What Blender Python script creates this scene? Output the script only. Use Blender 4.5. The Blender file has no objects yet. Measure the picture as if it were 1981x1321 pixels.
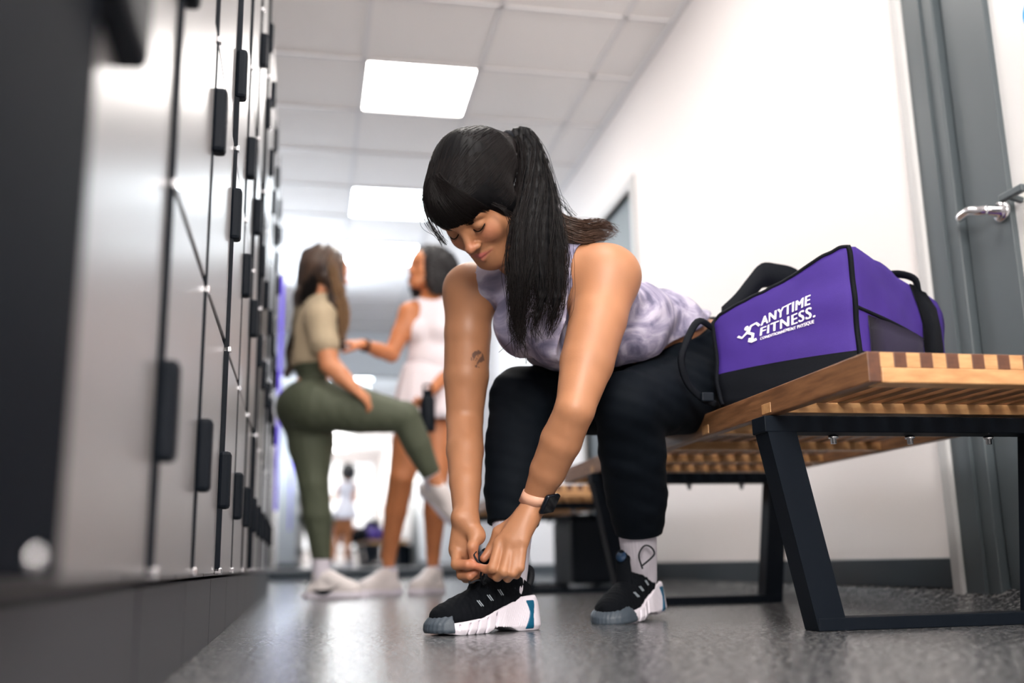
import bpy, bmesh, math, random
import numpy as np
from mathutils import Vector, Matrix
random.seed(7); rng = np.random.default_rng(7)
PI = math.pi
sc = bpy.context.scene
COL = sc.collection

# ------------------------------------------------------------------ camera, world, exposure
CAM_R = np.array([[0.981261, 0.023349, 0.191265], [-0.191772, 0.214854, 0.957633], [-0.018734, -0.976367, 0.215305]])
CAM_C = np.array([0.0, 0.0, 0.135])
FPX, PX0, PY0 = 1950.0, 990.5, 660.5
cd = bpy.data.cameras.new('camera'); cam = bpy.data.objects.new('camera', cd); COL.objects.link(cam)
cd.sensor_width = 36.0; cd.lens = FPX/1981*36
_m = Matrix([[CAM_R[i][0], -CAM_R[i][1], -CAM_R[i][2], CAM_C[i]] for i in range(3)] + [[0, 0, 0, 1]])
cam.matrix_world = _m
cd.dof.use_dof = True; cd.dof.focus_distance = 1.98; cd.dof.aperture_fstop = 1.6
cd.clip_start = 0.02; cd.clip_end = 60
sc.camera = cam
w = bpy.data.worlds.new('world'); sc.world = w; w.use_nodes = True
w.node_tree.nodes['Background'].inputs[0].default_value = (0.8, 0.87, 1.0, 1)
w.node_tree.nodes['Background'].inputs[1].default_value = 0.3
sc.view_settings.view_transform = 'Standard'; sc.view_settings.look = 'None'
sc.view_settings.gamma = 1; sc.view_settings.use_curve_mapping = False
sc.view_settings.exposure = 0.22
sc.cycles.use_denoising = True
sc.cycles.max_bounces = 10; sc.cycles.diffuse_bounces = 5
WINDOW_FILL = 0.55  # glow strength of the added window behind the camera
def area(name, loc, aim, size, power, col=(1, 1, 1)):
    l = bpy.data.lights.new(name, 'AREA'); l.shape = 'RECTANGLE'; l.size, l.size_y = size; l.energy = power; l.color = col
    o = bpy.data.objects.new(name, l); COL.objects.link(o); o.location = loc; o.rotation_euler = (Vector(aim)-Vector(loc)).to_track_quat('-Z', 'Y').to_euler(); return o
area('added_uplight', (-.22, -1.5, 1.70), (.70, 2.3, 2.9), (1.0, .8), 125, (1, .95, .90))  # added uplight behind the camera, brightens the near ceiling
area('added_uplight', (-.45, 8.9, 1.9), (.4, 6.9, 2.9), (.8, .6), 42, (.80, .90, 1))  # second added uplight, cooler, lifts the ceiling at the far end
PANEL = 23.0          # brightness of the ceiling panels

def at(px, py, Y):
    """point of the room at corridor distance Y that the photograph shows at pixel px, py"""
    d = CAM_R @ np.array([px-PX0, py-PY0, FPX])
    return CAM_C + d*(Y/d[1])
def atz(px, py, z):
    d = CAM_R @ np.array([px-PX0, py-PY0, FPX])
    return CAM_C + d*((z-CAM_C[2])/d[2])

# ------------------------------------------------------------------ materials
def srgb(r, g, b):
    f = lambda c: (c/255/12.92) if c/255 <= .04045 else ((c/255+.055)/1.055)**2.4
    return (f(r), f(g), f(b), 1)
def mat(name, col, rough=.5, metal=0, noise=None, bump=None, spec=.5, emit=None, sub=0, coat=0, stretch=None):
    """noise = (scale, colour2, amount); bump = (scale, strength)"""
    m = bpy.data.materials.new(name); m.use_nodes = True; nt = m.node_tree; b = nt.nodes['Principled BSDF']
    b.inputs['Base Color'].default_value = col; b.inputs['Roughness'].default_value = rough
    b.inputs['Metallic'].default_value = metal; b.inputs['Specular IOR Level'].default_value = spec
    if sub: b.inputs['Subsurface Weight'].default_value = sub; b.inputs['Subsurface Radius'].default_value = (.02, .008, .004); b.inputs['Subsurface Scale'].default_value = .5
    if coat: b.inputs['Coat Weight'].default_value = coat
    if emit: b.inputs['Emission Color'].default_value = emit[0]; b.inputs['Emission Strength'].default_value = emit[1]
    tc = nt.nodes.new('ShaderNodeTexCoord'); mp = nt.nodes.new('ShaderNodeMapping'); nt.links.new(tc.outputs['Object'], mp.inputs[0])
    if stretch: mp.inputs['Scale'].default_value = stretch
    if noise:
        n = nt.nodes.new('ShaderNodeTexNoise'); n.inputs['Scale'].default_value = noise[0]; n.inputs['Detail'].default_value = 5
        r = nt.nodes.new('ShaderNodeMapRange'); r.inputs[1].default_value = .35; r.inputs[2].default_value = .65; r.inputs[4].default_value = noise[2]
        x = nt.nodes.new('ShaderNodeMix'); x.data_type = 'RGBA'
        nt.links.new(mp.outputs[0], n.inputs['Vector']); nt.links.new(n.outputs[0], r.inputs[0]); nt.links.new(r.outputs[0], x.inputs[0])
        x.inputs[6].default_value = col; x.inputs[7].default_value = noise[1]
        nt.links.new(x.outputs[2], b.inputs['Base Color'])
    if bump:
        n2 = nt.nodes.new('ShaderNodeTexNoise'); n2.inputs['Scale'].default_value = bump[0]; n2.inputs['Detail'].default_value = 4
        bp = nt.nodes.new('ShaderNodeBump'); bp.inputs['Strength'].default_value = bump[1]; bp.inputs['Distance'].default_value = bump[2] if len(bump) > 2 else .002
        nt.links.new(mp.outputs[0], n2.inputs['Vector']); nt.links.new(n2.outputs[0], bp.inputs['Height']); nt.links.new(bp.outputs[0], b.inputs['Normal'])
    return m
def attr_mat(name, rough=.5, sub=0, bump=None, spec=.4):
    m = mat(name, (1, 1, 1, 1), rough, sub=sub, bump=bump, spec=spec)
    nt = m.node_tree; a = nt.nodes.new('ShaderNodeAttribute'); a.attribute_name = 'tint'
    nt.links.new(a.outputs['Color'], nt.nodes['Principled BSDF'].inputs['Base Color'])
    return m
M = {}
M['wall'] = mat('painted_wall', (.84, .80, .79, 1), .55, bump=(220, .08))
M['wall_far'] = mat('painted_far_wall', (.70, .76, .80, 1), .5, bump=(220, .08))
M['tile'] = mat('ceiling_tile', (.88, .86, .85, 1), .8, noise=(90, (.84, .82, .81, 1), .5), bump=(300, .3))
M['grid'] = mat('ceiling_grid', (.76, .75, .76, 1), .5)
M['base'] = mat('rubber_baseboard', (.030, .042, .052, 1), .45)
M['locker'] = mat('locker_sheet_metal', (.35, .345, .35, 1), .36, .55, bump=(3, .25, .004))
M['locker_dark'] = mat('locker_plinth_metal', (.045, .047, .053, 1), .5, .1, spec=.2)
M['black'] = mat('black_plastic', (.006, .009, .014, 1), .5, spec=.12)
M['black_metal'] = mat('black_powder_coat', (.005, .008, .013, 1), .55, spec=.10)
M['black_matte'] = mat('black_matte_door', (.004, .006, .010, 1), .7, spec=.04)
M['chrome'] = mat('chrome', (.85, .85, .88, 1), .12, 1)
M['grey_frame'] = mat('grey_painted_steel', srgb(74, 82, 86), .42)
M['grey_trim'] = mat('light_grey_trim', srgb(190, 190, 190), .5)
M['wood'] = mat('bench_wood', srgb(138, 98, 66), .38, noise=(18, srgb(92, 61, 40), .8), stretch=(6, .6, 6))
M['wood_light'] = mat('bench_pale_wood', srgb(196, 152, 104), .4, noise=(14, srgb(160, 110, 66), .7), stretch=(1.2, 6, 6))
M['wood_dark'] = mat('bench_dark_end_grain', srgb(96, 58, 38), .5, noise=(60, srgb(66, 38, 26), .7))
M['purple'] = mat('purple_nylon', srgb(60, 38, 124), .7, bump=(900, .25), noise=(12, srgb(52, 32, 110), .6), spec=.25)
M['bag_black'] = mat('black_nylon', srgb(15, 18, 24), .7, bump=(900, .3), spec=.10)
M['print'] = mat('white_print', srgb(240, 238, 245), .6)
M['mirror'] = mat('mirror_glass', (.90, .95, .98, 1), .02, 1)
M['glass'] = mat('frosted_glass', (.62, .62, .62, 1), .3)
M['blue'] = mat('blue_sticker', srgb(0, 150, 215), .5)
M['purple_banner'] = mat('purple_banner_cloth', srgb(110, 80, 230), .6)

# floor: grey speckled sealed surface
def floor_mat():
    m = mat('speckled_floor', (.2, .2, .2, 1), .2)
    nt = m.node_tree; b = nt.nodes['Principled BSDF']; L = nt.links.new
    tc = nt.nodes.new('ShaderNodeTexCoord')
    n = nt.nodes.new('ShaderNodeTexNoise'); n.inputs['Scale'].default_value = 85; n.inputs['Detail'].default_value = 4; L(tc.outputs['Object'], n.inputs['Vector'])
    cr = nt.nodes.new('ShaderNodeValToRGB'); L(n.outputs[0], cr.inputs[0])
    e = cr.color_ramp.elements; e[0].position = .36; e[0].color = (.006, .007, .010, 1); e[1].position = .66; e[1].color = (.40, .40, .40, 1)
    x = e.new(.5); x.color = (.070, .073, .079, 1)
    n3 = nt.nodes.new('ShaderNodeTexNoise'); n3.inputs['Scale'].default_value = 1.6; n3.inputs['Detail'].default_value = 6; L(tc.outputs['Object'], n3.inputs['Vector'])
    r3 = nt.nodes.new('ShaderNodeMapRange'); r3.inputs[3].default_value = .75; r3.inputs[4].default_value = 1.2; L(n3.outputs[0], r3.inputs[0])
    mx = nt.nodes.new('ShaderNodeMix'); mx.data_type = 'RGBA'; mx.blend_type = 'MULTIPLY'; mx.inputs[0].default_value = 1
    L(cr.outputs[0], mx.inputs[6]); L(r3.outputs[0], mx.inputs[7]); L(mx.outputs[2], b.inputs['Base Color'])
    n2 = nt.nodes.new('ShaderNodeTexNoise'); n2.inputs['Scale'].default_value = 95; n2.inputs['Detail'].default_value = 5; L(tc.outputs['Object'], n2.inputs['Vector'])
    bp = nt.nodes.new('ShaderNodeBump'); bp.inputs['Strength'].default_value = .62; bp.inputs['Distance'].default_value = .0022
    L(n2.outputs[0], bp.inputs['Height']); L(bp.outputs[0], b.inputs['Normal'])
    r4 = nt.nodes.new('ShaderNodeMapRange'); r4.inputs[1].default_value = .35; r4.inputs[2].default_value = .65; r4.inputs[3].default_value = .28; r4.inputs[4].default_value = .07; L(n.outputs[0], r4.inputs[0]); L(r4.outputs[0], b.inputs['Roughness'])
    b.inputs['Roughness'].default_value = .13; b.inputs['Specular IOR Level'].default_value = .6
    return m
M['floor'] = floor_mat()

# ------------------------------------------------------------------ mesh helpers
class MB:
    """collects shapes and links them as one mesh object"""
    def __init__(s): s.v = []; s.f = []
    def add(s, v, f):
        o = len(s.v); s.v += [tuple(map(float, p)) for p in v]; s.f += [tuple(o+i for i in q) for q in f]; return s
    def box(s, x0, x1, y0, y1, z0, z1, bev=0, rot=None, org=(0, 0, 0)):
        bm = bmesh.new(); bmesh.ops.create_cube(bm, size=1)
        for v in bm.verts: v.co = Vector(((x0+x1)/2+v.co.x*(x1-x0), (y0+y1)/2+v.co.y*(y1-y0), (z0+z1)/2+v.co.z*(z1-z0)))
        if bev: bmesh.ops.bevel(bm, geom=bm.edges[:], offset=bev, segments=2, affect='EDGES', profile=.5)
        if rot is not None: bmesh.ops.transform(bm, matrix=rot, verts=bm.verts)
        bm.verts.index_update()
        s.add([Vector(v.co)+Vector(org) for v in bm.verts], [[v.index for v in f.verts] for f in bm.faces]); bm.free(); return s
    def bar(s, a, b, wx, wy, up=(0, 0, 1), bev=0):
        a = Vector(a); b = Vector(b); d = (b-a); L = d.length; d.normalize(); u = Vector(up)
        x = d.cross(u); x = x.normalized() if x.length > 1e-5 else Vector((1, 0, 0)); y = x.cross(d).normalized()
        m = Matrix((x, y, d)).transposed().to_4x4(); m.translation = a
        return s.box(-wx/2, wx/2, -wy/2, wy/2, 0, L, bev, m)
    def tube(s, pts, r, n=8, cap=True, flat=1.0, nrm=None):
        pts = [Vector(p) for p in pts]; N = len(pts); rr = r if hasattr(r, '__len__') else [r]*N
        t0 = (pts[1]-pts[0]).normalized(); ref = Vector(nrm) if nrm is not None else (Vector((0, 0, 1)) if abs(t0.z) < .9 else Vector((1, 0, 0)))
        V = []
        for i, p in enumerate(pts):
            t = (pts[min(i+1, N-1)]-pts[max(i-1, 0)]).normalized()
            x = t.cross(ref)
            if x.length < 1e-6: x = Vector((1, 0, 0))
            x.normalize(); y = x.cross(t).normalized(); ref = y if nrm is None else ref
            for k in range(n):
                a = 2*PI*k/n; V.append(p+x*math.cos(a)*rr[i]+y*math.sin(a)*rr[i]*flat)
        F = [(i*n+k, i*n+(k+1) % n, (i+1)*n+(k+1) % n, (i+1)*n+k) for i in range(N-1) for k in range(n)]
        if cap: F += [tuple(range(n-1, -1, -1)), tuple((N-1)*n+k for k in range(n))]
        return s.add(V, F)
    def lathe(s, prof, c=(0, 0, 0), n=24, axis=None):
        m = Matrix.Identity(3) if axis is None else Vector((0, 0, 1)).rotation_difference(Vector(axis)).to_matrix()
        V = [Vector(c)+m @ Vector((r*math.cos(2*PI*k/n), r*math.sin(2*PI*k/n), z)) for r, z in prof for k in range(n)]
        P = len(prof); F = [(i*n+k, i*n+(k+1) % n, (i+1)*n+(k+1) % n, (i+1)*n+k) for i in range(P-1) for k in range(n)]
        F += [tuple(range(n-1, -1, -1)), tuple((P-1)*n+k for k in range(n))]
        return s.add(V, F)
    def build(s, name, m, parent=None, smooth=False):
        me = bpy.data.meshes.new(name); me.from_pydata(s.v, [], s.f); me.update()
        if smooth: me.polygons.foreach_set('use_smooth', [True]*len(me.polygons))
        me.materials.append(m); o = bpy.data.objects.new(name, me); COL.objects.link(o)
        if parent: o.parent = parent
        return o
def empty(name, loc=(0, 0, 0), rz=0):
    o = bpy.data.objects.new(name, None); COL.objects.link(o); o.location = loc; o.rotation_euler = (0, 0, rz); o.empty_display_size = .1; return o
def tag(o, label=None, cat=None, group=None, kind=None):
    if label: o['label'] = label
    if cat: o['category'] = cat
    if group: o['group'] = group
    if kind: o['kind'] = kind
    return o
def struct(o, label=None): o['kind'] = 'structure'; 
def rebase(root):
    """children built in room coordinates: undo the root's own transform"""
    bpy.context.view_layer.update()
    inv = root.matrix_world.inverted()
    for c in root.children: c.matrix_parent_inverse = inv
def catmull(P, n):
    P = [np.asarray(p, float) for p in P]; Q = [2*P[0]-P[1]]+P+[2*P[-1]-P[-2]]; out = []
    for i in range(1, len(Q)-2):
        for j in range(n):
            t = j/n; a, b, c, d = Q[i-1], Q[i], Q[i+1], Q[i+2]
            out.append(.5*((2*b)+(-a+c)*t+(2*a-5*b+4*c-d)*t*t+(-a+3*b-3*c+d)*t**3))
    out.append(P[-1]); return np.array(out)

# ------------------------------------------------------------------ the room
H = 2.70; XR = 1.68; XL = -0.72; YB = -3.4; YE = 11.2
# floor: level, turned up into a low coved edge along the right wall
mb = MB(); prof = [(XL, 0), (1.46, 0), (1.53, .004), (1.60, .016), (1.65, .034), (XR+.0, .052)]
V = [(x, y, z) for x, z in prof for y in (YB, YE)]; mb.add(V, [(2*i, 2*i+2, 2*i+3, 2*i+1) for i in range(len(prof)-1)])
fl = mb.build('floor', M['floor'], smooth=True); fl['kind'] = 'structure'
DY0, DY1, DZ = 1.25, 2.40, 2.15          # near doorway in the right wall
EY0, EY1, EZ = 4.98, 6.10, 2.13          # far doorway
mb = MB(); T = .12
for y0, y1, z0, z1 in ((YB, DY0, 0, H), (DY0, DY1, DZ, H), (DY1, EY0, 0, H), (EY0, EY1, EZ, H), (EY1, YE, 0, H)): mb.box(XR, XR+T, y0, y1, z0, z1)
o = mb.build('wall_right', M['wall']); o['kind'] = 'structure'
o = MB().box(XL-.1, XL, YB, YE, 0, H).build('wall_left', M['wall']); o['kind'] = 'structure'
o = MB().box(XL, XR, YE, YE+.1, 0, H).build('wall_back', M['wall_far']); o['kind'] = 'structure'
o = MB().box(XL, XR, YB-.1, YB, 0, H).build('wall_front', M['wall']); o['kind'] = 'structure'
mb = MB()
for y0, y1 in ((YB, DY0-.1), (DY1+.045, EY0-.07), (EY1+.07, YE)): mb.box(XR-.008, XR, y0, y1, .05, .127, .002)
o = mb.build('baseboard_right', M['base']); o['kind'] = 'structure'
o = MB().box(XL, XR, YE-.01, YE, 0, .10, .002).build('baseboard_back', M['base']); o['kind'] = 'structure'
o = MB().box(XR-.004, XR+.002, DY1+.045, EY0-.07, .127, .131).build('trim_1', M['grey_trim']); o['kind'] = 'structure'

# glowing window added behind the camera as extra light, white in the mirror
wn = empty('added_window', (.48, YB, 0)); wn['kind'] = 'structure'
for k in range(3): MB().box(-1.02+.69*k, -.36+.69*k, .002, .008, .35, 2.45).build('glow_pane', mat('window_fill_glow', (1, 1, 1, 1), .5, emit=((.93, .96, 1, 1), WINDOW_FILL)), wn)
mb = MB()
for k in range(4): mb.box(-1.05+.69*k, -1.02+.69*k, 0, .03, .32, 2.48)
mb.box(-1.05, 1.05, 0, .03, .32, .35).box(-1.05, 1.05, 0, .03, 2.45, 2.48).build('added_window_frame', M['grey_frame'], wn)

# ceiling: grid of tiles, each a piece of its own
GX = [-.395+.61*k for k in range(4)]; GX0 = [XL]+GX+[XR]
Yg0 = 4.835; nb = int((Yg0-YB)/.61)+1; GY = [Yg0+.61*k for k in range(-nb+1, 11)]
GY = [YB]+[y for y in GY if y > YB+.05 and y < YE-.05]+[YE]
ceil = MB().box(XL, XR, YB, YE, H+.04, H+.06).build('ceiling', M['tile']); ceil['kind'] = 'structure'
mb = MB()
for x in GX: mb.box(x-.012, x+.012, YB, YE, H-.004, H+.006)
for y in GY[1:-1]: mb.box(XL, XR, y-.012, y+.012, H-.004, H+.005)
mb.box(XR-.022, XR, YB, YE, H-.02, H+.006); mb.box(XL, XL+.022, YB, YE, H-.004, H+.006)
mb.build('ceiling_grid', M['grid'], ceil)
rows = {round(5.14, 2): 0}
light_rows = [5.14, 6.97, 8.19, 3.31, 1.48, -.35, -2.18]
tile_meshes = {}
for i in range(len(GX0)-1):
    for j in range(len(GY)-1):
        x0, x1, y0, y1 = GX0[i], GX0[i+1], GY[j], GY[j+1]
        if y1-y0 < .03: continue
        if i == 2 and any(abs((y0+y1)/2-ly) < .2 for ly in light_rows): continue
        key = (round(x1-x0, 3), round(y1-y0, 3))
        if key not in tile_meshes:
            hx, hy = key[0]/2-.003, key[1]/2-.003
            o = MB().box(-hx, hx, -hy, hy, 0, .016, .004).build('ceiling_tile', M['tile'], ceil); tile_meshes[key] = o.data
        else:
            o = bpy.data.objects.new('ceiling_tile', tile_meshes[key]); COL.objects.link(o); o.parent = ceil
        o.location = ((x0+x1)/2, (y0+y1)/2, H+.006)
def panel_mat(nm, c, s): return mat(nm, (1, 1, 1, 1), .5, emit=(c, s))
names = {5.14: 'square white ceiling light panel, nearest one in view above the seated woman', 6.97: 'ceiling light panel in the middle, behind the crown of the seated woman',
         8.19: 'farthest ceiling light panel, low in view between the heads of the two standing women',
         3.31: 'ceiling light panel over the bench beyond the seated woman, above the frame', 1.48: 'ceiling light panel right over the purple bag and near bench end, above the frame',
         -.35: 'ceiling light panel just behind the camera', -2.18: 'ceiling light panel by the wall behind the camera'}
for ly in light_rows:
    r = empty('ceiling_light', (.52, ly, H)); tag(r, names[ly], 'light', 'square ceiling light panels')
    fr = MB()
    for a in ((-.292, -.283, -.292, .292), (.283, .292, -.292, .292)): fr.box(a[0], a[1], a[2], a[3], -.002, .02)
    for a in ((-.283, .283, -.292, -.283), (-.283, .283, .283, .292)): fr.box(a[0], a[1], a[2], a[3], -.002, .02)
    fr.build('frame', M['grey_trim'], r)
    far = ly > 5.5
    MB().box(-.283, .283, -.283, .283, .004, .01).build('diffuser', panel_mat('light_diffuser', (.86, .95, 1, 1) if far else (1, .95, .90, 1), PANEL*(1.0 if not far else .8)), r)

# near door in the right wall: steel frame, glazed leaf with lever
d = empty('door_1', (XR, 1.8, 0)); d['kind'] = 'structure'
mb = MB()
mb.box(XR-.02, XR+.10, 2.262, 2.40, .03, DZ, .004); mb.box(XR-.02, XR+.10, DY0, DY0+.12, .03, DZ, .004); mb.box(XR-.02, XR+.10, DY0, 2.40, DZ-.12, DZ, .004)
mb.box(XR-.028, XR-.018, 2.31, 2.318, .03, DZ)
mb.build('door_frame', M['grey_frame'], d)
MB().box(XR-.03, XR+.01, 2.40, 2.445, .03, DZ+.04, .008).build('edge_guard', M['grey_trim'], d)
mb = MB(); mb.box(XR, XR+.045, 2.085, 2.252, .05, DZ-.125, .003); mb.box(XR, XR+.045, DY0+.13, DY0+.27, .05, DZ-.125, .003)
mb.box(XR, XR+.045, DY0+.27, 2.085, .05, .30, .003); mb.box(XR, XR+.045, DY0+.27, 2.085, DZ-.28, DZ-.125, .003)
leaf = mb.build('door_leaf', M['grey_frame'], d)
MB().box(XR+.016, XR+.028, DY0+.265, 2.09, .295, DZ-.275).build('glass_pane', M['glass'], leaf)
hd = MB(); hz = .985; hy = 2.11
hd.lathe([(.028, 0), (.028, .008), (.022, .012), (.011, .013), (.011, .045), (.0, .046)], (XR, hy, hz-.012), 24, (-1, 0, 0))
hd.tube(catmull([(XR-.045, hy-.005, hz-.012), (XR-.055, hy+.015, hz-.008), (XR-.058, hy+.05, hz+.004), (XR-.055, hy+.095, hz+.002)], 6), [.010]*19, 12, flat=1.25)
hd.build('lever_handle', M['chrome'], leaf, True)
hd = MB(); hd.bar((XR-.03, 1.99, .99), (XR-.03, 2.075, .99), .016, .02, bev=.004); hd.bar((XR-.03, 2.05, .99), (XR+.01, 2.05, .98), .012, .012)
hd.build('pull_bar', M['grey_frame'], leaf)

st = MB().lathe([(.0, 0), (.045, 0), (.045, .0015), (0, .0015)], (XR-.001+.017, 1.925, 1.425), 32, (-1, 0, 0)).build('round_sticker', M['blue'], leaf)
st['label'] = 'plain blue round sticker on the glass'
# far door
rebase_later = [d]
d = empty('door_2', (XR, 5.5, 0)); d['kind'] = 'structure'
mb = MB(); mb.box(XR-.015, XR+.08, EY0-.06, EY0, .03, EZ+.06, .003); mb.box(XR-.015, XR+.08, EY1, EY1+.06, .03, EZ+.06, .003); mb.box(XR-.015, XR+.08, EY0, EY1, EZ, EZ+.06, .003)
mb.build('door_frame', M['grey_trim'], d)
lf = MB().box(XR+.02, XR+.06, EY0, EY1, .05, EZ, .003).build('door_leaf', M['grey_frame'], d)
MB().bar((XR-.02, EY0+.10, 1.0), (XR-.02, EY0+.22, 1.0), .02, .02, bev=.004).bar((XR-.02, EY0+.11, 1.0), (XR+.02, EY0+.11, 1.0), .02, .02).build('door_handle', M['chrome'], lf)

rebase_later.append(d)
# mirror over the end wall, leaning a touch forward
mr = empty('wall_mirror', (.48, YE-.035, .13)); tag(mr, 'large frameless wall mirror at the end of the corridor, reflecting the room', 'mirror')
MB().box(-1.15, 1.19, 0, .008, 0, 2.05).build('mirror_glass', M['mirror'], mr)
MB().box(-1.15, 1.19, -.004, .02, -.02, -.001, .002).build('channel_rail', M['grey_trim'], mr); MB().box(-1.15, 1.19, -.004, .02, 2.051, 2.07, .002).build('channel_rail', M['grey_trim'], mr)
mr.rotation_euler = (math.radians(.44), 0, 0)

for q in rebase_later: rebase(q)
# ------------------------------------------------------------------ lockers on the left
LA = math.atan(.0122)                       # the row runs a little askew
def lx(Y): return -.152-.0122*Y
tiers = [(.125, .57), (.575, .995), (1.0, 1.42), (1.425, 1.84), (1.845, 2.28)]
hz_ = [.30, .84, 1.15, 1.69, 1.98]
ordn = ['nearest', 'second', 'third', 'fourth', 'fifth', 'sixth', 'seventh', 'eighth', 'ninth', 'tenth', 'eleventh', 'twelfth']
strip_w = [.010, .006, .004, .009, .004, .005, .012, .004, .006, .004, .006, .004]
def locker(i, Y0, W=.45):
    r = empty('locker', (lx(Y0), Y0, 0), LA)
    where = {0: 'at the left edge of the photo', 1: 'with the large blurred handle', 11: 'at the far end of the row'}.get(i, 'counted from the camera')
    tag(r, '%s full-height grey metal locker column %s' % (ordn[i].capitalize(), where), 'locker', 'grey locker columns along the left')
    MB().box(-.30, -.020, .006, W-.006, .122, 2.30, .001).build('carcass', M['locker'], r)
    MB().box(-.30, -.006, .003, W-.003, 0, .118, .001).build('plinth', M['locker_dark'], r)
    s = strip_w[i]
    st = MB().box(-.02, s, -.0005, .010, .13, 2.28, .002).build('edge_strip', M['black'], r)
    for z in (.132, .56, .985, 1.40, 1.83): MB().box(-.002, s+.004, -.0005, .012, z-.006, z+.006, .002).build('catch', M['chrome'], r)
    for k, (z0, z1) in enumerate(tiers):
        a = random.uniform(-.006, .010)
        dr = MB().box(-.018, 0, 0, W-.012, 0, z1-z0-.006, .002).build('door', M['locker'], r)
        dr.location = (0, .006, z0+.003); dr.rotation_euler = (0, 0, a)
        h = MB().box(-.001, .022, .0, .032, -.055, .055, .007).build('handle', M['black'], dr, True)
        h.location = (0, -.012, hz_[k]-z0)
        h.data.polygons.foreach_set('use_smooth', [False]*len(h.data.polygons))
    return r
for i in range(1, 12): locker(i, 1.10+.45*(i-1)+.02)
# the nearest unit: black double-width column beside the lens
r = empty('locker', (lx(.25), .25, 0), LA); tag(r, 'Nearest locker column with a black door, at the left edge of the photo', 'locker', 'grey locker columns along the left')
MB().box(-.30, -.02, .002, .860, .122, 2.30, .001).build('carcass', M['locker'], r)
MB().box(-.30, -.006, .001, .860, 0, .118, .001).build('plinth', M['locker_dark'], r)
dr = MB().box(-.018, .006, .0, .44, .13, 2.28, .003).build('door', M['black_matte'], r); dr['label'] = 'black door'
MB().box(-.010, .024, .42, .55, .53, .98, .010).build('handle', M['black'], dr)
MB().lathe([(.006, 0), (.006, .006), (.0, .008)], (.006, .36, .142), 16, (1, 0, 0)).build('bolt', M['chrome'], dr, True)
dr = MB().box(-.018, 0, .445, .860, .13, 2.28, .003).build('door', M['locker'], r)

# hanging banner beyond the lockers
b = empty('banner', (-.28, 8.3, .58)); tag(b, 'narrow purple banner hanging at the far end of the locker row', 'banner')
MB().box(-.013, .013, -.004, .004, 0, 1.95, .001).build('cloth', M['purple_banner'], b)
MB().tube([(-.035, 0, 1.95), (.035, 0, 1.95)], .008).build('rod', M['black'], b, True)
MB().tube([(0, 0, 1.95), (0, 0, 2.70-.58)], .002, 6).build('cord', M['black'], b, True)

# ------------------------------------------------------------------ benches
def bench(y0, label):
    L = 2.04; x0, x1 = .875, 1.515; zb, zt = .41, .46; n = 14; wsl = .0232; pitch = (x1-x0-wsl)/(n-1)
    r = empty('bench', ((x0+x1)/2, y0, 0)); tag(r, label, 'bench', 'slatted wooden benches along the right wall')
    ox, oy = (x0+x1)/2, y0
    me = None
    for i in range(n):
        x = x0+i*pitch-ox
        if i in (0, n-1):
            s = MB().box(0, wsl, 0, L, zb, zt, .002).build('slat', M['wood'], r)
        elif me is None:
            s = MB().box(0, wsl, .0, L, zb+.024, zt, .0015).build('slat', M['wood'], r); me = s.data
        else:
            s = bpy.data.objects.new('slat', me); COL.objects.link(s); s.parent = r
        s.location = (x, 0, 0)
    for sl in r.children:
        if len(sl.data.materials) == 1:
            sl.data.materials.append(M['wood_dark'])
            for p in sl.data.polygons:
                if abs(p.normal.y) > .9: p.material_index = 1
    # pale blocks between slats at the ends and cross rails below them
    for ye in (0, L-.045):
        for i in range(n-1):
            x = x0+i*pitch+wsl-ox
            MB().box(x, x+pitch-wsl, ye+.0005, ye+.045, zb+.0245, zt-.0005, .0008).build('spacer_block', M['wood_light'], r)
        MB().box(x0-ox+wsl, x1-ox-wsl, ye-.001, ye+.045, zb-.001, zb+.0243, .002).build('cross_rail', M['wood_light'], r)
    for yc in (.38, .70, 1.02, 1.34, 1.66):
        MB().box(x0-ox-.001, x1-ox+.001, yc-.02, yc+.02, zb+.004, zb+.0243, .001).build('cross_rail', M['wood_light'], r)
    for i in range(1, n-1): pass
    for yc in (.39, L-.40):
        f = MB(); a, b_, c, d_ = (x0-ox-.0+.015, x1-ox+.005), (x0-ox+.095, x1-ox-.075), zb-.032, .032
        hw = .06
        f.box(a[0]-.03, a[1]+.03-.03, yc-hw/2, yc+hw/2, zb-.034, zb-.002, .002)
        f.box(b_[0]-.03, b_[1]+.03, yc-hw/2, yc+hw/2, 0, .024, .002)
        for sx, (xt, xb) in ((1, (a[0], b_[0])), (-1, (a[1]-.03, b_[1]))):
            V = [(xt-.03, yc-hw/2, zb-.004), (xt+.03, yc-hw/2, zb-.004), (xb+.03, yc-hw/2, .001), (xb-.03, yc-hw/2, .001)]
            V = [(x, y+.0015, z) for x, y, z in V]; V += [(x, yc+hw/2-.0015, z) for x, _, z in V]
            f.add(V, [(0, 1, 2, 3), (7, 6, 5, 4), (0, 4, 5, 1), (1, 5, 6, 2), (2, 6, 7, 3), (3, 7, 4, 0)])
        fo = f.build('leg_frame', M['black_metal'], r)
        for xx in (-.17, .0, .18):
            MB().lathe([(.0, -.018), (.006, -.018), (.006, -.008), (.010, -.007), (.010, -.002), (.006, 0), (0, 0)], (xx, yc+.012, zb-.034), 12).build('bolt', M['chrome'], fo, True)
    return r
bench(1.455, 'Near slatted wooden bench with black steel frames, purple bag and seated woman on it')
bench(4.20, 'Far slatted wooden bench behind the seated woman, empty')

# black waste bin against the right wall, beyond the far bench legs
b = empty('waste_bin', (1.50, 5.55, .0)); tag(b, 'black waste bin standing under and behind the far bench', 'bin')
mb = MB(); mb.box(-.13, .10, -.22, .22, .02, .37, .02); mb.build('bin_body', M['black'], b)
MB().box(-.135, .105, -.225, .225, .37, .39, .006).build('rim', M['black_metal'], b)
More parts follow.
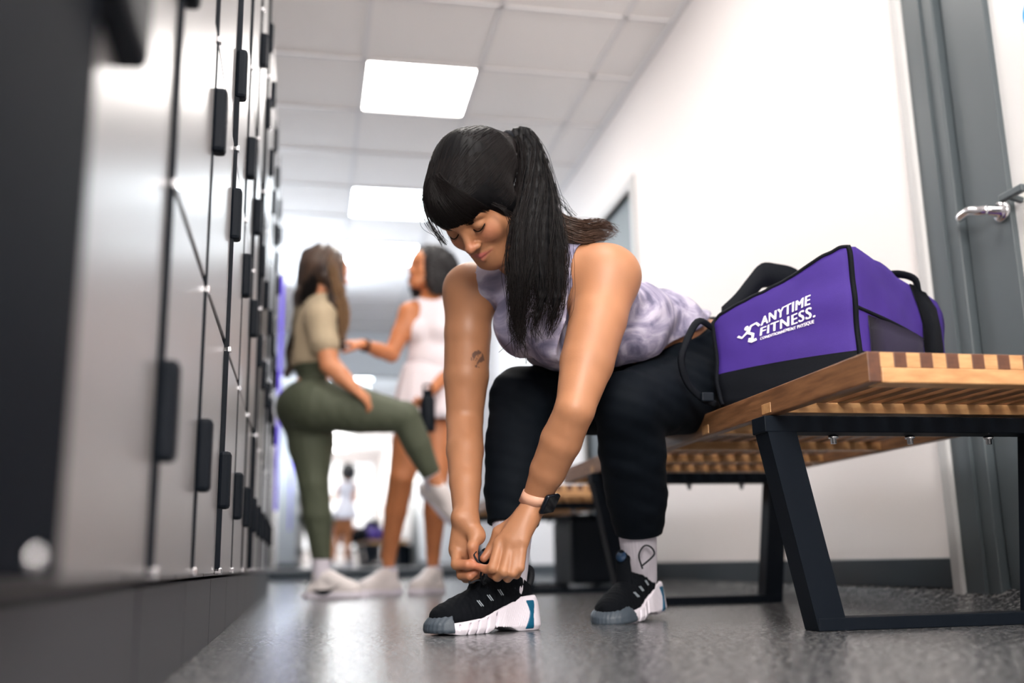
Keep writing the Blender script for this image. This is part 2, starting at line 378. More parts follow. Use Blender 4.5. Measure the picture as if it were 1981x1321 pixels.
# tall bag behind the camera, seen only in the mirror
b = empty('suitcase', (1.30, .15, 0)); tag(b, 'tall black upright suitcase visible only as a reflection in the end mirror', 'suitcase')
MB().box(-.17, .17, -.12, .12, .05, .95, .04).build('shell', M['black'], b)
MB().tube([(-.08, 0, .94), (-.08, 0, 1.08), (.08, 0, 1.08), (.08, 0, .94)], .01).build('handle', M['black_metal'], b)
for sx in (-.12, .12):
    for sy in (-.08, .08): MB().lathe([(.0, -.012), (.025, -.012), (.025, .012), (0, .012)], (sx, sy, .025), 12, (1, 0, 0)).build('wheel', M['black'], b)

# ------------------------------------------------------------------ signed-distance modelling (one continuous skin per body)
A3 = lambda p: np.asarray(p, np.float32)
def cone(a, b, ra, rb=None, k=.01, op='+', g=0): return ('c', A3(a), A3(b), float(ra), float(ra if rb is None else rb), k, op, g)
def ell(c, r, B=None, k=.01, op='+', g=0):
    """ellipsoid: centre, radii along the columns of B"""
    B = np.eye(3, dtype=np.float32) if B is None else np.asarray(B, np.float32)
    return ('e', A3(c), A3(r), B, 0, k, op, g)
def chain(pts, rad, k=.006, g=0, first_k=None):
    return [cone(pts[i], pts[i+1], rad[i], rad[i+1], (first_k if (i == 0 and first_k is not None) else k), '+', g) for i in range(len(pts)-1)]
def flatcone(a, b, ra, rb, n, sq, k=.01, g=0, op='+'):
    """cone squashed by sq along direction n"""
    return ('f', A3(a), A3(b), float(ra), float(rb), k, op, g, A3(n)/np.linalg.norm(n), float(sq))
def bound(p):
    if p[0] in 'cf': c = (p[1]+p[2])/2; return c, np.linalg.norm(p[1]-p[2])/2+max(p[3], p[4])
    return p[1], float(max(p[2]))
def ev(p, P):
    if p[0] == 'c':
        ab = p[2]-p[1]; L2 = max(float(ab@ab), 1e-12); q = P-p[1]; t = np.clip(q@ab/L2, 0, 1)
        q = q-t[:, None]*ab; return np.sqrt(np.einsum('ij,ij->i', q, q))-(p[3]+t*(p[4]-p[3]))
    if p[0] == 'f':
        ab = p[2]-p[1]; L2 = max(float(ab@ab), 1e-12); q = P-p[1]; t = np.clip(q@ab/L2, 0, 1); q = q-t[:, None]*ab
        h = q@p[8]; q = q+np.outer(h*(1/p[9]-1), p[8]); return (np.sqrt(np.einsum('ij,ij->i', q, q))-(p[3]+t*(p[4]-p[3])))*(.5+.5*p[9])
    q = (P-p[1])@p[3]; a = q/p[2]; k0 = np.sqrt(np.einsum('ij,ij->i', a, a)); b = a/p[2]; k1 = np.sqrt(np.einsum('ij,ij->i', b, b))
    return k0*(k0-1)/np.maximum(k1, 1e-9)
def smin(a, b, k):
    h = np.maximum(k-np.abs(a-b), 0)/k; return np.minimum(a, b)-h*h*k*.25
class Field:
    """prims of one group blend smoothly; groups meet with a small blend"""
    def __init__(s, prims, gk=.004, off=0.0, clips=(), disp=None):
        s.p = prims; s.gk = gk; s.off = off; s.clips = clips; s.disp = disp
        s.b = [bound(p) for p in prims]; s.c = np.array([b[0] for b in s.b]); s.r = np.array([b[1] for b in s.b])
    def __call__(s, P, c=None, rad=None):
        P = P.astype(np.float32); n = len(P)
        if c is not None: near = (np.linalg.norm(s.c-c, axis=1)-s.r) < rad+.05+s.off
        out = {}
        for i, p in enumerate(s.p):
            if c is not None and not near[i]: continue
            g = p[7]; d = ev(p, P); cur = out.get(g)
            if cur is None:
                if p[6] == '+': out[g] = d
            elif p[6] == '+': out[g] = smin(cur, d, p[5])
            else: out[g] = -smin(-cur, d, p[5])
        r = np.full(n, .3, np.float32)
        for g in out: r = smin(r, out[g], s.gk)
        r = r-s.off
        if s.disp is not None: r = r-s.disp(P)
        for cl in s.clips: r = np.maximum(r, cl(P))
        return r
def surface(f, lo, hi, h):
    lo = np.asarray(lo, float); n = 16; dims = np.ceil((np.asarray(hi, float)-lo)/(h*n)).astype(int)
    bi = np.stack(np.meshgrid(*[np.arange(d) for d in dims], indexing='ij'), -1).reshape(-1, 3)
    cen = lo+(bi+.5)*n*h; half = n*h*.87
    d = f(cen.astype(np.float32)); keep = bi[np.abs(d) < half*1.9+.004]
    ax = np.arange(n+1); G = np.stack(np.meshgrid(ax, ax, ax, indexing='ij'), -1).reshape(-1, 3)
    NY, NZ = int(dims[1]*n+4), int(dims[2]*n+4)
    ids, verts, quads = [], [], []
    corner = [(i, j, k) for i in (0, 1) for j in (0, 1) for k in (0, 1)]
    for b in keep:
        o = b*n; P = (lo+(G+o)*h); F = f(P.astype(np.float32), lo+(b+.5)*n*h, half).reshape(n+1, n+1, n+1)
        S = F < 0
        if S.all() or not S.any(): continue
        cs = sum(S[i:n+i, j:n+j, k:n+k].astype(np.int8) for i, j, k in corner)
        ii, jj, kk = np.nonzero((cs > 0) & (cs < 8))
        acc = np.zeros((len(ii), 3)); cnt = np.zeros(len(ii))
        for a in range(8):
            for c in range(a+1, 8):
                A, C = corner[a], corner[c]
                if sum(x != y for x, y in zip(A, C)) != 1: continue
                fa = F[ii+A[0], jj+A[1], kk+A[2]]; fc = F[ii+C[0], jj+C[1], kk+C[2]]; m = (fa < 0) != (fc < 0)
                t = np.where(m, fa/np.where(m, fa-fc, 1), 0)
                acc += m[:, None]*(np.array(A)+t[:, None]*(np.array(C)-np.array(A))); cnt += m
        cell = np.stack([ii, jj, kk], -1)
        verts.append(lo+(acc/cnt[:, None]+cell+o)*h)
        gl = lambda q: ((q[:, 0]+1)*NY+(q[:, 1]+1))*NZ+(q[:, 2]+1)
        ids.append(gl(cell+o))
        for axn in range(3):
            sl = [slice(0, n)]*3; sl2 = [slice(0, n)]*3; sl2[axn] = slice(1, n+1)
            s0, s1 = S[tuple(sl)], S[tuple(sl2)]; q = np.stack(np.nonzero(s0 != s1), -1)
            if not len(q): continue
            inside = s0[q[:, 0], q[:, 1], q[:, 2]]; u = np.zeros(3, int); v = np.zeros(3, int); u[(axn+1) % 3] = 1; v[(axn+2) % 3] = 1
            qq = q+o; Q = np.stack([gl(qq-u-v), gl(qq-v), gl(qq), gl(qq-u)], -1)
            Q[~inside] = Q[~inside][:, ::-1]; quads.append(Q)
    ids = np.concatenate(ids); verts = np.concatenate(verts); quads = np.concatenate(quads)
    order = np.argsort(ids); ids = ids[order]; verts = verts[order]
    pos = np.searchsorted(ids, quads); pos[pos >= len(ids)] = 0; ok = (ids[pos] == quads).all(1)
    return verts, pos[ok]
def mesh_obj(name, v, f, m, parent=None, tint=None):
    me = bpy.data.meshes.new(name); n = len(f)
    me.vertices.add(len(v)); me.vertices.foreach_set('co', v.astype(np.float32).ravel())
    me.loops.add(n*4); me.loops.foreach_set('vertex_index', f.astype(np.int32).ravel())
    me.polygons.add(n); me.polygons.foreach_set('loop_start', np.arange(0, n*4, 4, dtype=np.int32))
    me.polygons.foreach_set('use_smooth', np.ones(n, bool)); me.update(calc_edges=True); me.validate()
    if tint is not None:
        a = me.attributes.new('tint', 'FLOAT_COLOR', 'POINT'); c = np.ones((len(v), 4), np.float32); c[:, :3] = tint; a.data.foreach_set('color', c.ravel())
    me.materials.append(m); o = bpy.data.objects.new(name, me); COL.objects.link(o)
    if parent: o.parent = parent
    return o
def sdf_obj(name, f, h, m, parent=None, tint=None, pad=.02):
    lo = (f.c-f.r[:, None]).min(0)-f.off-pad; hi = (f.c+f.r[:, None]).max(0)+f.off+pad
    v, q = surface(f, lo, hi, h)
    return mesh_obj(name, v, q, m, parent, tint(v) if tint else None)
def wave(amp, fr, seed=0):
    r = np.random.default_rng(seed); K = r.normal(size=(6, 3))*fr; ph = r.uniform(0, 6.28, 6)
    return lambda P: amp*np.sin(P@K.T.astype(np.float32)+ph.astype(np.float32)).sum(1)/3
def halfspace(p, n):
    p = A3(p); n = A3(n)/np.linalg.norm(n); return lambda P: (P-p)@n      # keeps the side opposite n
def unit(v): v = np.asarray(v, float); return v/np.linalg.norm(v)
def lerp(a, b, t): return np.asarray(a, float)*(1-t)+np.asarray(b, float)*t

# ------------------------------------------------------------------ heads and hands
def head_prims(o, B, s=1.0, g=0, mouth_open=0, lids=1, ear=True):
    """o centre of the skull, B columns: her left, out of the face, up"""
    T = lambda x, y, z: np.asarray(o)+B@(np.array([x, y, z])*s)
    E = lambda c, r, k, op='+': ell(T(*c), np.array(r)*s, B, k*s, op, g)
    C = lambda a, b, ra, rb, k, op='+': cone(T(*a), T(*b), ra*s, rb*s, k*s, op, g)
    P = [E((0, -.014, .028), (.074, .093, .083), .02), E((0, .022, -.038), (.060, .063, .074), .03), E((0, .048, .028), (.058, .040, .050), .02)]
    for q in (-1, 1):
        P += [C((q*.050, .004, -.058), (q*.020, .062, -.096), .022, .018, .03), E((q*.036, .055, -.033), (.024, .024, .024), .016),
              C((q*.010, .083, .016), (q*.042, .068, .017), .009, .008, .014)]
    P += [E((0, .066, -.098), (.021, .019, .017), .02), E((0, .070, -.074), (.027, .017, .022), .016)]
    for q in (-1, 1): P.append(E((q*.0315, .093, -.003), (.019, .016, .0135), .010, '-'))
    P += [C((0, .082, .004), (0, .099, -.033), .0070, .0088, .012), E((0, .101, -.037), (.0105, .0095, .0085), .006)]
    for q in (-1, 1):
        P += [E((q*.0115, .092, -.039), (.0078, .0090, .0068), .005), E((q*.0065, .096, -.0455), (.0035, .0050, .0030), .003, '-'),
              E((q*.031, .0695, -.004), (.0155, .0148, .0125), .003)]
    for q in (-1, 1):
        P += [C((0, .0885, -.0655), (q*.0255, .0790, -.0635), .0050, .0030, .004), C((0, .0870, -.0742), (q*.0235, .0795, -.0690), .0062, .0030, .004)]
        P += [C((0, .0938, -.0698), (q*.0250, .0828, -.0662), .0013, .0008, .0022, '-')]
        if ear: P += [E((q*.076, -.008, -.008), (.008, .019, .031), .006), E((q*.083, -.004, -.004), (.005, .010, .018), .004, '-')]
    return P, T
def hand_prims(W, F, N, side, s=1.0, curl=.7, spread=.10, thumb=.5, g=0):
    """relaxed hand: wrist W, fingers point F, palm faces N, side = +1 thumb on F x N side"""
    F = unit(F); N = unit(N-np.dot(N, F)*F) ; S = np.cross(F, N)*side; W = np.asarray(W, float); P = []
    P.append(flatcone(W-F*.01*s, W+F*.045*s, .024*s, .032*s, N, .55, .012*s, g))
    for i, (off, L) in enumerate(((.030, .072), (.010, .080), (-.010, .074), (-.028, .058))):
        b = W+F*(.080-.004*abs(i-1))*s+S*off*s; P.append(flatcone(W+F*.02*s+S*off*.6*s, b, .014*s, .0105*s, N, .8, .012*s, g))
        d = unit(F+S*(.5-i*.35)*spread); p = b; a = 0; r = .0092*s
        for j, fr in enumerate((.46, .30, .24)):
            a += curl*(.9, 1.0, .7)[j]; dd = d*math.cos(a)+N*math.sin(a); q = p+dd*L*fr*s; P.append(cone(p, q, r, r*.9, .004*s, '+', g)); p = q; r *= .9
    b = W+F*.018*s+S*.022*s+N*.008*s; d = unit(F*.75+S*.65+N*.35*thumb*2); q = b+d*.042*s; P.append(cone(b, q, .0155*s, .0115*s, .012*s, '+', g))
    d2 = unit(F*.9+S*.2+N*.4); q2 = q+d2*.030*s; P.append(cone(q, q2, .0108*s, .0100*s, .004*s, '+', g)); q3 = q2+unit(F+N*.5)*.022*s; P.append(cone(q2, q3, .0100*s, .0078*s, .004*s, '+', g))
    return P
def strands(mb, guides, n, spread, r=.0006, seed=1, frizz=.002, taper=True, seg=4, len_var=.15, wavy=0.0):
    """hair: n thin tapering strands following the guide curves (list of (points, width list))"""
    R = np.random.default_rng(seed)
    for gi, (pts, wid) in enumerate(guides):
        c = catmull(pts, seg); m = len(c); wd = np.interp(np.linspace(0, 1, m), np.linspace(0, 1, len(wid)), wid)
        t = np.gradient(c, axis=0); t /= np.linalg.norm(t, axis=1)[:, None]
        ref = np.array([.3, -.9, .2]); x = np.cross(t, ref); x /= np.linalg.norm(x, axis=1)[:, None]; y = np.cross(x, t)
        for k in range(n):
            a = R.uniform(0, 2*PI); q = math.sqrt(R.uniform(.02, 1)); end = int(m*(1-R.uniform(0, len_var))); end = max(end, 4)
            fz = np.cumsum(R.normal(0, frizz, (m, 2)), axis=0); uu = np.linspace(0, 1, m); clump = int(R.integers(0, 5)); fz[:, 0] += wavy*uu**1.5*np.sin(uu*22+clump*1.3+R.normal(0, .25))
            cx = (math.cos(a)*q*wd+fz[:, 0]*spread)[:, None]*x; cy = (math.sin(a)*q*wd+fz[:, 1]*spread)[:, None]*y
            p = (c+cx+cy)[:end]; rr = r*R.uniform(.7, 1.5); rad = [rr*(1-.75*(i/(end-1))**2) for i in range(end)]
            mb.tube(p, rad, 3, cap=False)

# ------------------------------------------------------------------ shoes
M['rubber_white'] = mat('white_foam_sole', srgb(228, 222, 232), .5, bump=(500, .1))
M['shoe_black'] = mat('black_knit_upper', srgb(11, 14, 19), .8, bump=(700, .5), spec=.1)
M['toe_grey'] = mat('grey_rubber_toe', srgb(66, 76, 86), .5, bump=(400, .2))
M['teal'] = mat('teal_heel_stripe', srgb(0, 84, 116), .45)
M['navy'] = mat('navy_tongue', srgb(8, 44, 74), .6)
M['lace'] = mat('black_lace', srgb(14, 18, 26), .7)
M['silver'] = mat('silver_thread', srgb(150, 160, 168), .4)
M['sneaker'] = mat('white_leather_sneaker', srgb(226, 218, 216), .55)
M['sock'] = mat('white_ribbed_sock', srgb(214, 208, 218), .85, bump=(300, .3))
def frame_xf(origin, fwd, pitch=0, scale=1.0, lift=0):
    """shoe frame: x towards the toe, y to the left, z up; pitch lifts the heel about the ball of the foot"""
    f = unit([fwd[0], fwd[1], 0]); l = np.array([-f[1], f[0], 0]); u = np.array([0, 0, 1.])
    c, s_ = math.cos(pitch), math.sin(pitch); f2 = f*c-u*s_; u2 = u*c+f*s_
    B = np.stack([f2, l, u2], 1)*scale; o = np.array([origin[0], origin[1], lift]); piv = np.array([.06, 0, 0])
    return lambda p: o+B@(np.asarray(p, float)-piv)+np.stack([f, l, u], 1)@piv*scale
def warp(o, X):
    n = len(o.data.vertices); a = np.empty(n*3, np.float32); o.data.vertices.foreach_get('co', a); a = a.reshape(-1, 3)
    b0 = X((0, 0, 0)); Mx = np.stack([X((1, 0, 0))-b0, X((0, 1, 0))-b0, X((0, 0, 1))-b0], 1)
    o.data.vertices.foreach_set('co', (a@Mx.T+b0).astype(np.float32).ravel()); o.data.update(); return o
def outline(x):            # half width of the sole along x (metres, heel -.13, toe .135)
    return np.interp(x, [-.134, -.128, -.11, -.08, -.03, .03, .07, .10, .12, .133, .138], [0.002, .020, .033, .037, .036, .045, .049, .045, .035, .016, .002])
def trainer(root, X, side, h=.0019, dx=.0):
    """black gym trainer: side = +1 for a left foot"""
    cy = lambda x: side*-.006*np.sin((x+.02)*12)
    base2 = [cone((-.094, 0, 0), (.03, 0, 0), .0345, .043, .01), cone((.03, 0, 0), (.080, cy(.08), 0), .043, .0465, .02), cone((.080, cy(.08), 0), (.100, cy(.1)*.8, 0), .046, .036, .02)]
    def sd2(P):
        Q = P.copy(); Q[:, 2] = 0; d = ev(base2[0], Q)
        for b_ in base2[1:]: d = smin(d, ev(b_, Q), .02)
        d = d-np.clip((.005-P[:, 0])/.03, 0, 1)*.0068
        return d+np.clip(P[:, 2]-.012, 0, 1)*.10+np.clip(.010-P[:, 2], 0, 1)*.5
    def sole(P, c=None, r=None):
        x, y, z = P.T
        top = np.interp(x, [-.14, -.11, -.07, -.02, .03, .10, .14], [.042, .072, .070, .050, .032, .024, .018])
        bot = np.interp(x, [-.14, -.12, -.06, -.035, -.005, .02, .09, .14], [.006, .0, .0, .010, .012, 0, 0, .008])
        d = np.maximum(sd2(P), np.maximum(z-top, bot-z)); d = np.maximum(d, (z-top)*.7+(sd2(P)+.003)*.7)
        gx = x+.012*np.sin(z*30); gr = np.abs(((gx-.005)/.0235-np.round((gx-.005)/.0235))*.0235)
        groove = np.where((x > -.01) & (x < .095) & (z < top-.004), np.clip(.0026-gr, 0, 1)*2.4, 0)
        fine = .0004*np.sin(x*1100+z*500)*(x < -.01)*(z < top-.006)
        return d*.8+groove+fine
    v, q = surface(sole, (-.15, -.065, -.01), (.15, .065, .085), h); s = warp(mesh_obj('sole', v, q, M['rubber_white'], root), X)
    prims = [ell((.080, cy(.08), .034), (.050, .040, .030), k=.01), cone((.055, cy(.05), .042), (-.015, 0, .070), .035, .034, .02), cone((.03, 0, .026), (-.09, 0, .034), .036, .031, .02),
             cone((-.05, 0, .05), (-.062, 0, .098), .034, .036, .02), cone((-.085, 0, .04), (-.094, 0, .098), .027, .022, .02), cone((-.015, 0, .075), (-.045, 0, .110), .028, .026, .02)]
    up = Field(prims, off=.0015, disp=wave(.0009, 160, 3), clips=[halfspace((-.05, 0, .122), (-.55, 0, 1)), halfspace((0, 0, .018), (0, 0, -1))])
    o = warp(sdf_obj('upper', up, h, M['shoe_black'], root), X)
    dome = ell((.070, cy(.08), .0), (.078, .062, .056)); tcut = halfspace((.090, 0, .02), (-1, side*-.30, .10))
    def tcf(P, c=None, r=None): return np.maximum(np.maximum(smin(sd2(P)-.0028, sd2(P)-.0028, .01), ev(dome, P)*.9), np.maximum(tcut(P), .005+.004*0-P[:, 2]))+.0004*np.sin(P[:, 1]*700)
    v, q = surface(tcf, (.04, -.065, -.01), (.16, .065, .085), h); warp(mesh_obj('toe_cap', v, q, M['toe_grey'], root), X)
    def stripe(P, c=None, r=None):
        x, y, z = P.T; xc = -.090+.004*np.cos(z*75)-.10*np.abs(z-.03)*0; hwid = .0085+.003*np.cos(z*95)
        return np.maximum(np.maximum(sd2(P)-.0014, np.abs(x-xc)-hwid), np.maximum(z-.062, .004-z))+np.where(np.abs(y) < .012, .01, 0)
    v, q = surface(stripe, (-.12, -.05, -.01), (-.05, .05, .075), h); warp(mesh_obj('heel_stripe', v, q, M['teal'], root), X)
    tg = Field([flatcone((.026, 0, .088), (-.016+dx, 0, .156-dx*.32), .022, .018, (.88, 0, .46), .35, .01), ell((-.017+dx, 0, .160-dx*.32), (.0065, .019, .015), k=.006)], off=0)
    warp(sdf_obj('tongue', tg, h, M['shoe_black'], root), X)
    mb = MB().lathe([(0, -.002), (.013, -.002), (.0135, .0008), (0, .001)], (-.0085+dx, 0, .1600-dx*.32), 20, (.88, 0, .46)); warp(mb.build('tongue_badge', M['navy'], root, True), X)
    # lace loops across the instep and silver eyelet stitches at the sides
    for k in range(5):
        x = .044-.018*k; z = .071+.011*k; mb = MB()
        pts = [(x-.004, -.026, z-.010), (x, -.012, z+.003), (x+.001, 0, z+.006), (x, .012, z+.003), (x-.004, .026, z-.010)]
        warp(mb.tube(catmull(pts, 4), .0023, 6).build('lace', M['lace'], root, True), X)
    def surf_y(x, z, sgn):
        ys = np.linspace(.06, 0, 120); d = up(np.stack([np.full(120, x), sgn*ys, np.full(120, z)], 1)); i = int(np.argmax(d < 0)); return sgn*ys[i]
    for sgn in (1, -1):
        for k in range(3):
            x = .036-.026*k; z = .060+.010*k
            mb = MB()
            for q in (-.003, .0018): mb.bar((x+q+.004, surf_y(x+q+.004, z+.006, sgn)+sgn*.0004, z+.006), (x+q-.004, surf_y(x+q-.004, z-.006, sgn)+sgn*.0004, z-.006), .0026, .0020, bev=.0004)
            warp(mb.build('eyelet_stitch', M['silver'], root), X)
    mb = MB().tube(catmull([(-.108, 0, .085), (-.122, 0, .10), (-.124, 0, .122), (-.112, 0, .128), (-.104, 0, .112)], 5), .0035, 6, flat=2.0); warp(mb.build('pull_tab', M['lace'], root, True), X)
def sneaker(root, X, h=.004, swoosh=False):
    def sole(P, c=None, r=None):
        x, y, z = P.T; return np.maximum(np.abs(y)-outline(x), np.maximum(z-.028, -z))*.8
    v, q = surface(sole, (-.15, -.065, -.012), (.15, .065, .05), h); warp(mesh_obj('sole', v, q, M['rubber_white'], root), X)
    up = Field([ell((.078, 0, .038), (.054, .046, .038), k=.01), cone((.05, 0, .050), (-.02, 0, .086), .038, .038, .02), cone((.03, 0, .03), (-.09, 0, .035), .038, .036, .02), cone((-.055, 0, .05), (-.066, 0, .105), .036, .036, .02)],
               clips=[halfspace((-.05, 0, .118), (-.25, 0, 1)), halfspace((0, 0, .02), (0, 0, -1))])
    warp(sdf_obj('upper', up, h, M['sneaker'], root), X)
    for k in range(4):
        x = .045-.019*k; z = .090+.010*k
        warp(MB().tube([(x-.004, -.026, z-.008), (x, 0, z+.004), (x-.004, .026, z-.008)], .0035, 5).build('lace', M['sneaker'], root, True), X)
    if swoosh:
        for sgn in (1, -1):
            c = [(-.085, .036), (-.04, .030), (.0, .036), (.045, .062)]; c = catmull([(a, 0, b) for a, b in c], 5); m = len(c); mb = MB()
            V = []
            for i, p in enumerate(c):
                wd = .016*math.sin(PI*min(i/(m-1)*1.25, 1))**.8*.9+.0006; y = sgn*(outline(p[0])+.0045)
                V += [(p[0], y, p[2]-wd), (p[0], y, p[2]+wd*.6), (p[0], y-sgn*.008, p[2]+wd*.6), (p[0], y-sgn*.008, p[2]-wd)]
            F = [(4*i+j, 4*i+(j+1) % 4, 4*i+4+(j+1) % 4, 4*i+4+j) for i in range(m-1) for j in range(4)]+[(0, 1, 2, 3), (4*m-1, 4*m-2, 4*m-3, 4*m-4)]
            warp(mb.add(V, F).build('swoosh_mark', M['black'], root), X)
def sock(root, a, b, r0, r1, m, h=.0025, ribs=True, extra=()):
    ax = unit(np.asarray(b)-np.asarray(a)); x = unit(np.cross(ax, (0, 0.3, .1))); y = np.cross(ax, x); a_ = A3(a)
    def disp(P):
        q = P-a_; th = np.arctan2(q@y.astype(np.float32), q@x.astype(np.float32)); return .0007*np.sin(th*34)
    f = Field([cone(a, b, r0, r1, .01)]+list(extra), disp=disp if ribs else None, clips=[halfspace(np.asarray(b)+ax*.004, ax)])
    return sdf_obj('sock', f, h, m, root)

# ------------------------------------------------------------------ the seated woman
def skin_mat(nm, rough=.46): return attr_mat(nm, rough, sub=.05, bump=(300, .10), spec=.45)
M['skin'] = skin_mat('warm_skin')
M['hair'] = mat('black_hair', srgb(9, 9, 11), .5, spec=.08)
M['hair_strand'] = mat('dark_brown_hair_strands', srgb(17, 13, 13), .45, spec=.12)
M['hair_light'] = mat('brown_hair_ends', srgb(74, 52, 39), .4, spec=.4)
M['legging'] = mat('black_leggings', srgb(9, 15, 22), .75, spec=.10, bump=(600, .15))
def tie_dye():
    m = mat('tie_dye_lavender_jersey', srgb(168, 162, 186), .8)
    nt = m.node_tree; b = nt.nodes['Principled BSDF']; L = nt.links.new; tc = nt.nodes.new('ShaderNodeTexCoord')
    n = nt.nodes.new('ShaderNodeTexNoise'); n.inputs['Scale'].default_value = 11; n.inputs['Detail'].default_value = 5; n.inputs['Distortion'].default_value = 1.8; L(tc.outputs['Object'], n.inputs['Vector'])
    cr = nt.nodes.new('ShaderNodeValToRGB'); e = cr.color_ramp.elements; e[0].position = .36; e[0].color = srgb(98, 95, 120); e[1].position = .62; e[1].color = srgb(182, 176, 194); x = e.new(.5); x.color = srgb(142, 137, 160)
    L(n.outputs[0], cr.inputs[0]); L(cr.outputs[0], b.inputs['Base Color']); return m
M['tie_dye'] = tie_dye()
SK = np.array(srgb(168, 117, 84)[:3])
def seated_woman():
    root = empty('person', (.88, 2.36, .46)); tag(root, 'person in lavender tie-dye tank top and black leggings, bending to tie a shoe', 'person')
    # joints
    LS, RS = at(1178, 535, 1.97), at(908, 562, 2.17); LE, RE = at(1112, 792, 1.90), at(899, 812, 2.20); LW, RW = at(1035, 968, 2.02), at(901, 1000, 2.07)
    PEL = at(1330, 692, 2.37); LH, RH = np.array([.925, 2.30, .548]), np.array([.83, 2.44, .552])
    XR_ = frame_xf((.352, 2.105), (-.91, -.41), 0, .985); XL_ = frame_xf((.738, 2.325), (-.70, -.71), math.radians(6), .985)
    LK, RK = at(1213, 782, 2.07), at(1008, 770, 2.20); LA_, RA_ = XL_((-.062, 0, .085)), XR_((-.062, 0, .085))
    NB = at(1052, 520, 2.07)
    t = unit(lerp(LS, RS, .5)-PEL); rt = unit(RS-LS); rt = unit(rt-np.dot(rt, t)*t); fr = np.cross(rt, t); fr = fr if fr[2] < 0 else -fr
    BT = np.stack([rt, t, fr], 1)
    g0 = 0; P = []
    P += [ell(at(1108, 585, 2.10), (.145, .135, .098), BT, .04), ell(at(1070, 545, 2.07), (.150, .08, .075), BT, .04), ell(at(1195, 622, 2.20), (.132, .12, .094), BT, .05),
          ell(at(1262, 640, 2.29), (.130, .10, .092), BT, .05), ell(PEL, (.160, .12, .115), BT, .05)]
    tor = list(P)
    P += [cone(NB, lerp(NB, LS, .8), .050, .048, .04), cone(NB, lerp(NB, RS, .8), .050, .046, .04)]
    # arms
    def limb(a, b, rs, k0=.03, bow=None):
        n = len(rs)-1; pts = [lerp(a, b, i/n) for i in range(n+1)]
        if bow is not None: pts = [p+np.asarray(bow)*math.sin(PI*i/n) for i, p in enumerate(pts)]
        return [cone(pts[i], pts[i+1], rs[i], rs[i+1], k0 if i == 0 else .006) for i in range(n)]
    P += [ell(LS, (.062, .062, .060), None, .03)]+limb(LS, LE, (.061, .059, .054, .0385), .03)+limb(LE, LW, (.0385, .041, .036, .0265), .008)
    P += [ell(RS, (.053, .055, .055), None, .03)]+limb(RS, RE, (.054, .052, .050, .040), .03)+limb(RE, RW, (.040, .040, .033, .0255), .008)
    # left hand (back of the hand to the camera)
    a = at
    pal = [(966, 1052, 2.02), (986, 1056, 2.01), (1001, 1054, 2.005), (1012, 1046, 2.0)]
    for i, (x, y, Y) in enumerate(pal): P.append(cone(lerp(LW, a(1030, 985, 2.02), .6), a(x, y, Y), .021-.001*i, .0125, .010))
    P.append(cone(a(1020, 1000, 2.02), a(992, 1045, 2.015), .024, .020, .012))
    def fing(px, r0, r1, k=.003, k0=.006):
        p = [a(*q) for q in px]; n = len(p)-1
        return [cone(p[i], p[i+1], r0+(r1-r0)*i/n, r0+(r1-r0)*(i+1)/n, k0 if i == 0 else k) for i in range(n)]
    fingers = []
    fingers += fing([(966, 1052, 2.02), (953, 1099, 2.0), (940, 1101, 2.015), (925, 1096, 2.03)], .0115, .0072)
    fingers += fing([(986, 1058, 2.01), (974, 1106, 1.992), (962, 1116, 2.01), (950, 1110, 2.03)], .0115, .0078)
    fingers += fing([(1001, 1056, 2.005), (992, 1108, 1.99), (982, 1118, 2.01), (972, 1110, 2.03)], .0108, .0075)
    fingers += fing([(1012, 1048, 2.0), (1006, 1098, 1.99), (999, 1112, 2.005), (989, 1106, 2.025)], .0100, .0068)
    fingers += fing([(1012, 1000, 2.03), (966, 1030, 2.05), (952, 1060, 2.06), (936, 1080, 2.055)], .0160, .0082, .006, .012)
    # right hand (palm side to the camera)
    P.append(flatcone(a(900, 1008, 2.07), a(894, 1062, 2.08), .026, .028, a(900, 1030, 1.0)-a(900, 1030, 2.0), .62, .012))
    P.append(cone(a(903, 1012, 2.065), a(924, 1038, 2.05), .021, .0165, .012))
    fingers += fing([(922, 1030, 2.05), (914, 1058, 2.035), (917, 1084, 2.04)], .0135, .0085, .005, .010)
    fingers += fing([(884, 1062, 2.08), (883, 1092, 2.055), (905, 1092, 2.035), (922, 1094, 2.035)], .0125, .0078)
    fingers += fing([(888, 1072, 2.09), (893, 1112, 2.07), (908, 1114, 2.05), (921, 1106, 2.05)], .0115, .0076)
    fingers += fing([(895, 1074, 2.10), (901, 1118, 2.09), (913, 1120, 2.07), (925, 1112, 2.065)], .0108, .0072)
    fingers += fing([(902, 1074, 2.11), (910, 1112, 2.105), (920, 1116, 2.09), (929, 1110, 2.085)], .0098, .0066)
    P += fingers
    # knuckle ridges and wrist bones
    P += [ell(a(1048, 975, 2.01), (.012, .012, .014), None, .015), ell(a(886, 1000, 2.06), (.011, .011, .013), None, .015)]
    # head: axes from the way the face is turned
    cam2w = lambda v: CAM_R@np.asarray(v, float)
    dn = unit(cam2w((.50, .62, .50))); lf = cam2w((.80, -.16, -.55)); lf = unit(lf-np.dot(lf, dn)*dn); out = np.cross(dn, lf); out = out if np.dot(out, cam2w((0, 0, 1))) < 0 else -out
    BH = np.stack([lf, out, -dn], 1)
    eyes = a(898, 447, 1.93); HO = eyes-BH@np.array([0, .083, -.004])*1.05
    hp, T = head_prims(HO, BH, 1.05, ear=False); P += hp
    P += [cone(T(0, -.035, -.045), NB, .052, .056, .03)]
    # legs
    Lg = limb(LH, LK, (.098, .095, .082, .066), .04)+limb(LK, LA_, (.064, .070, .066, .049, .037), .02, bow=(.008, .01, 0))
    Rg = limb(RH, RK, (.098, .095, .082, .064), .04)+limb(RK, RA_, (.062, .068, .062, .046, .036), .02)
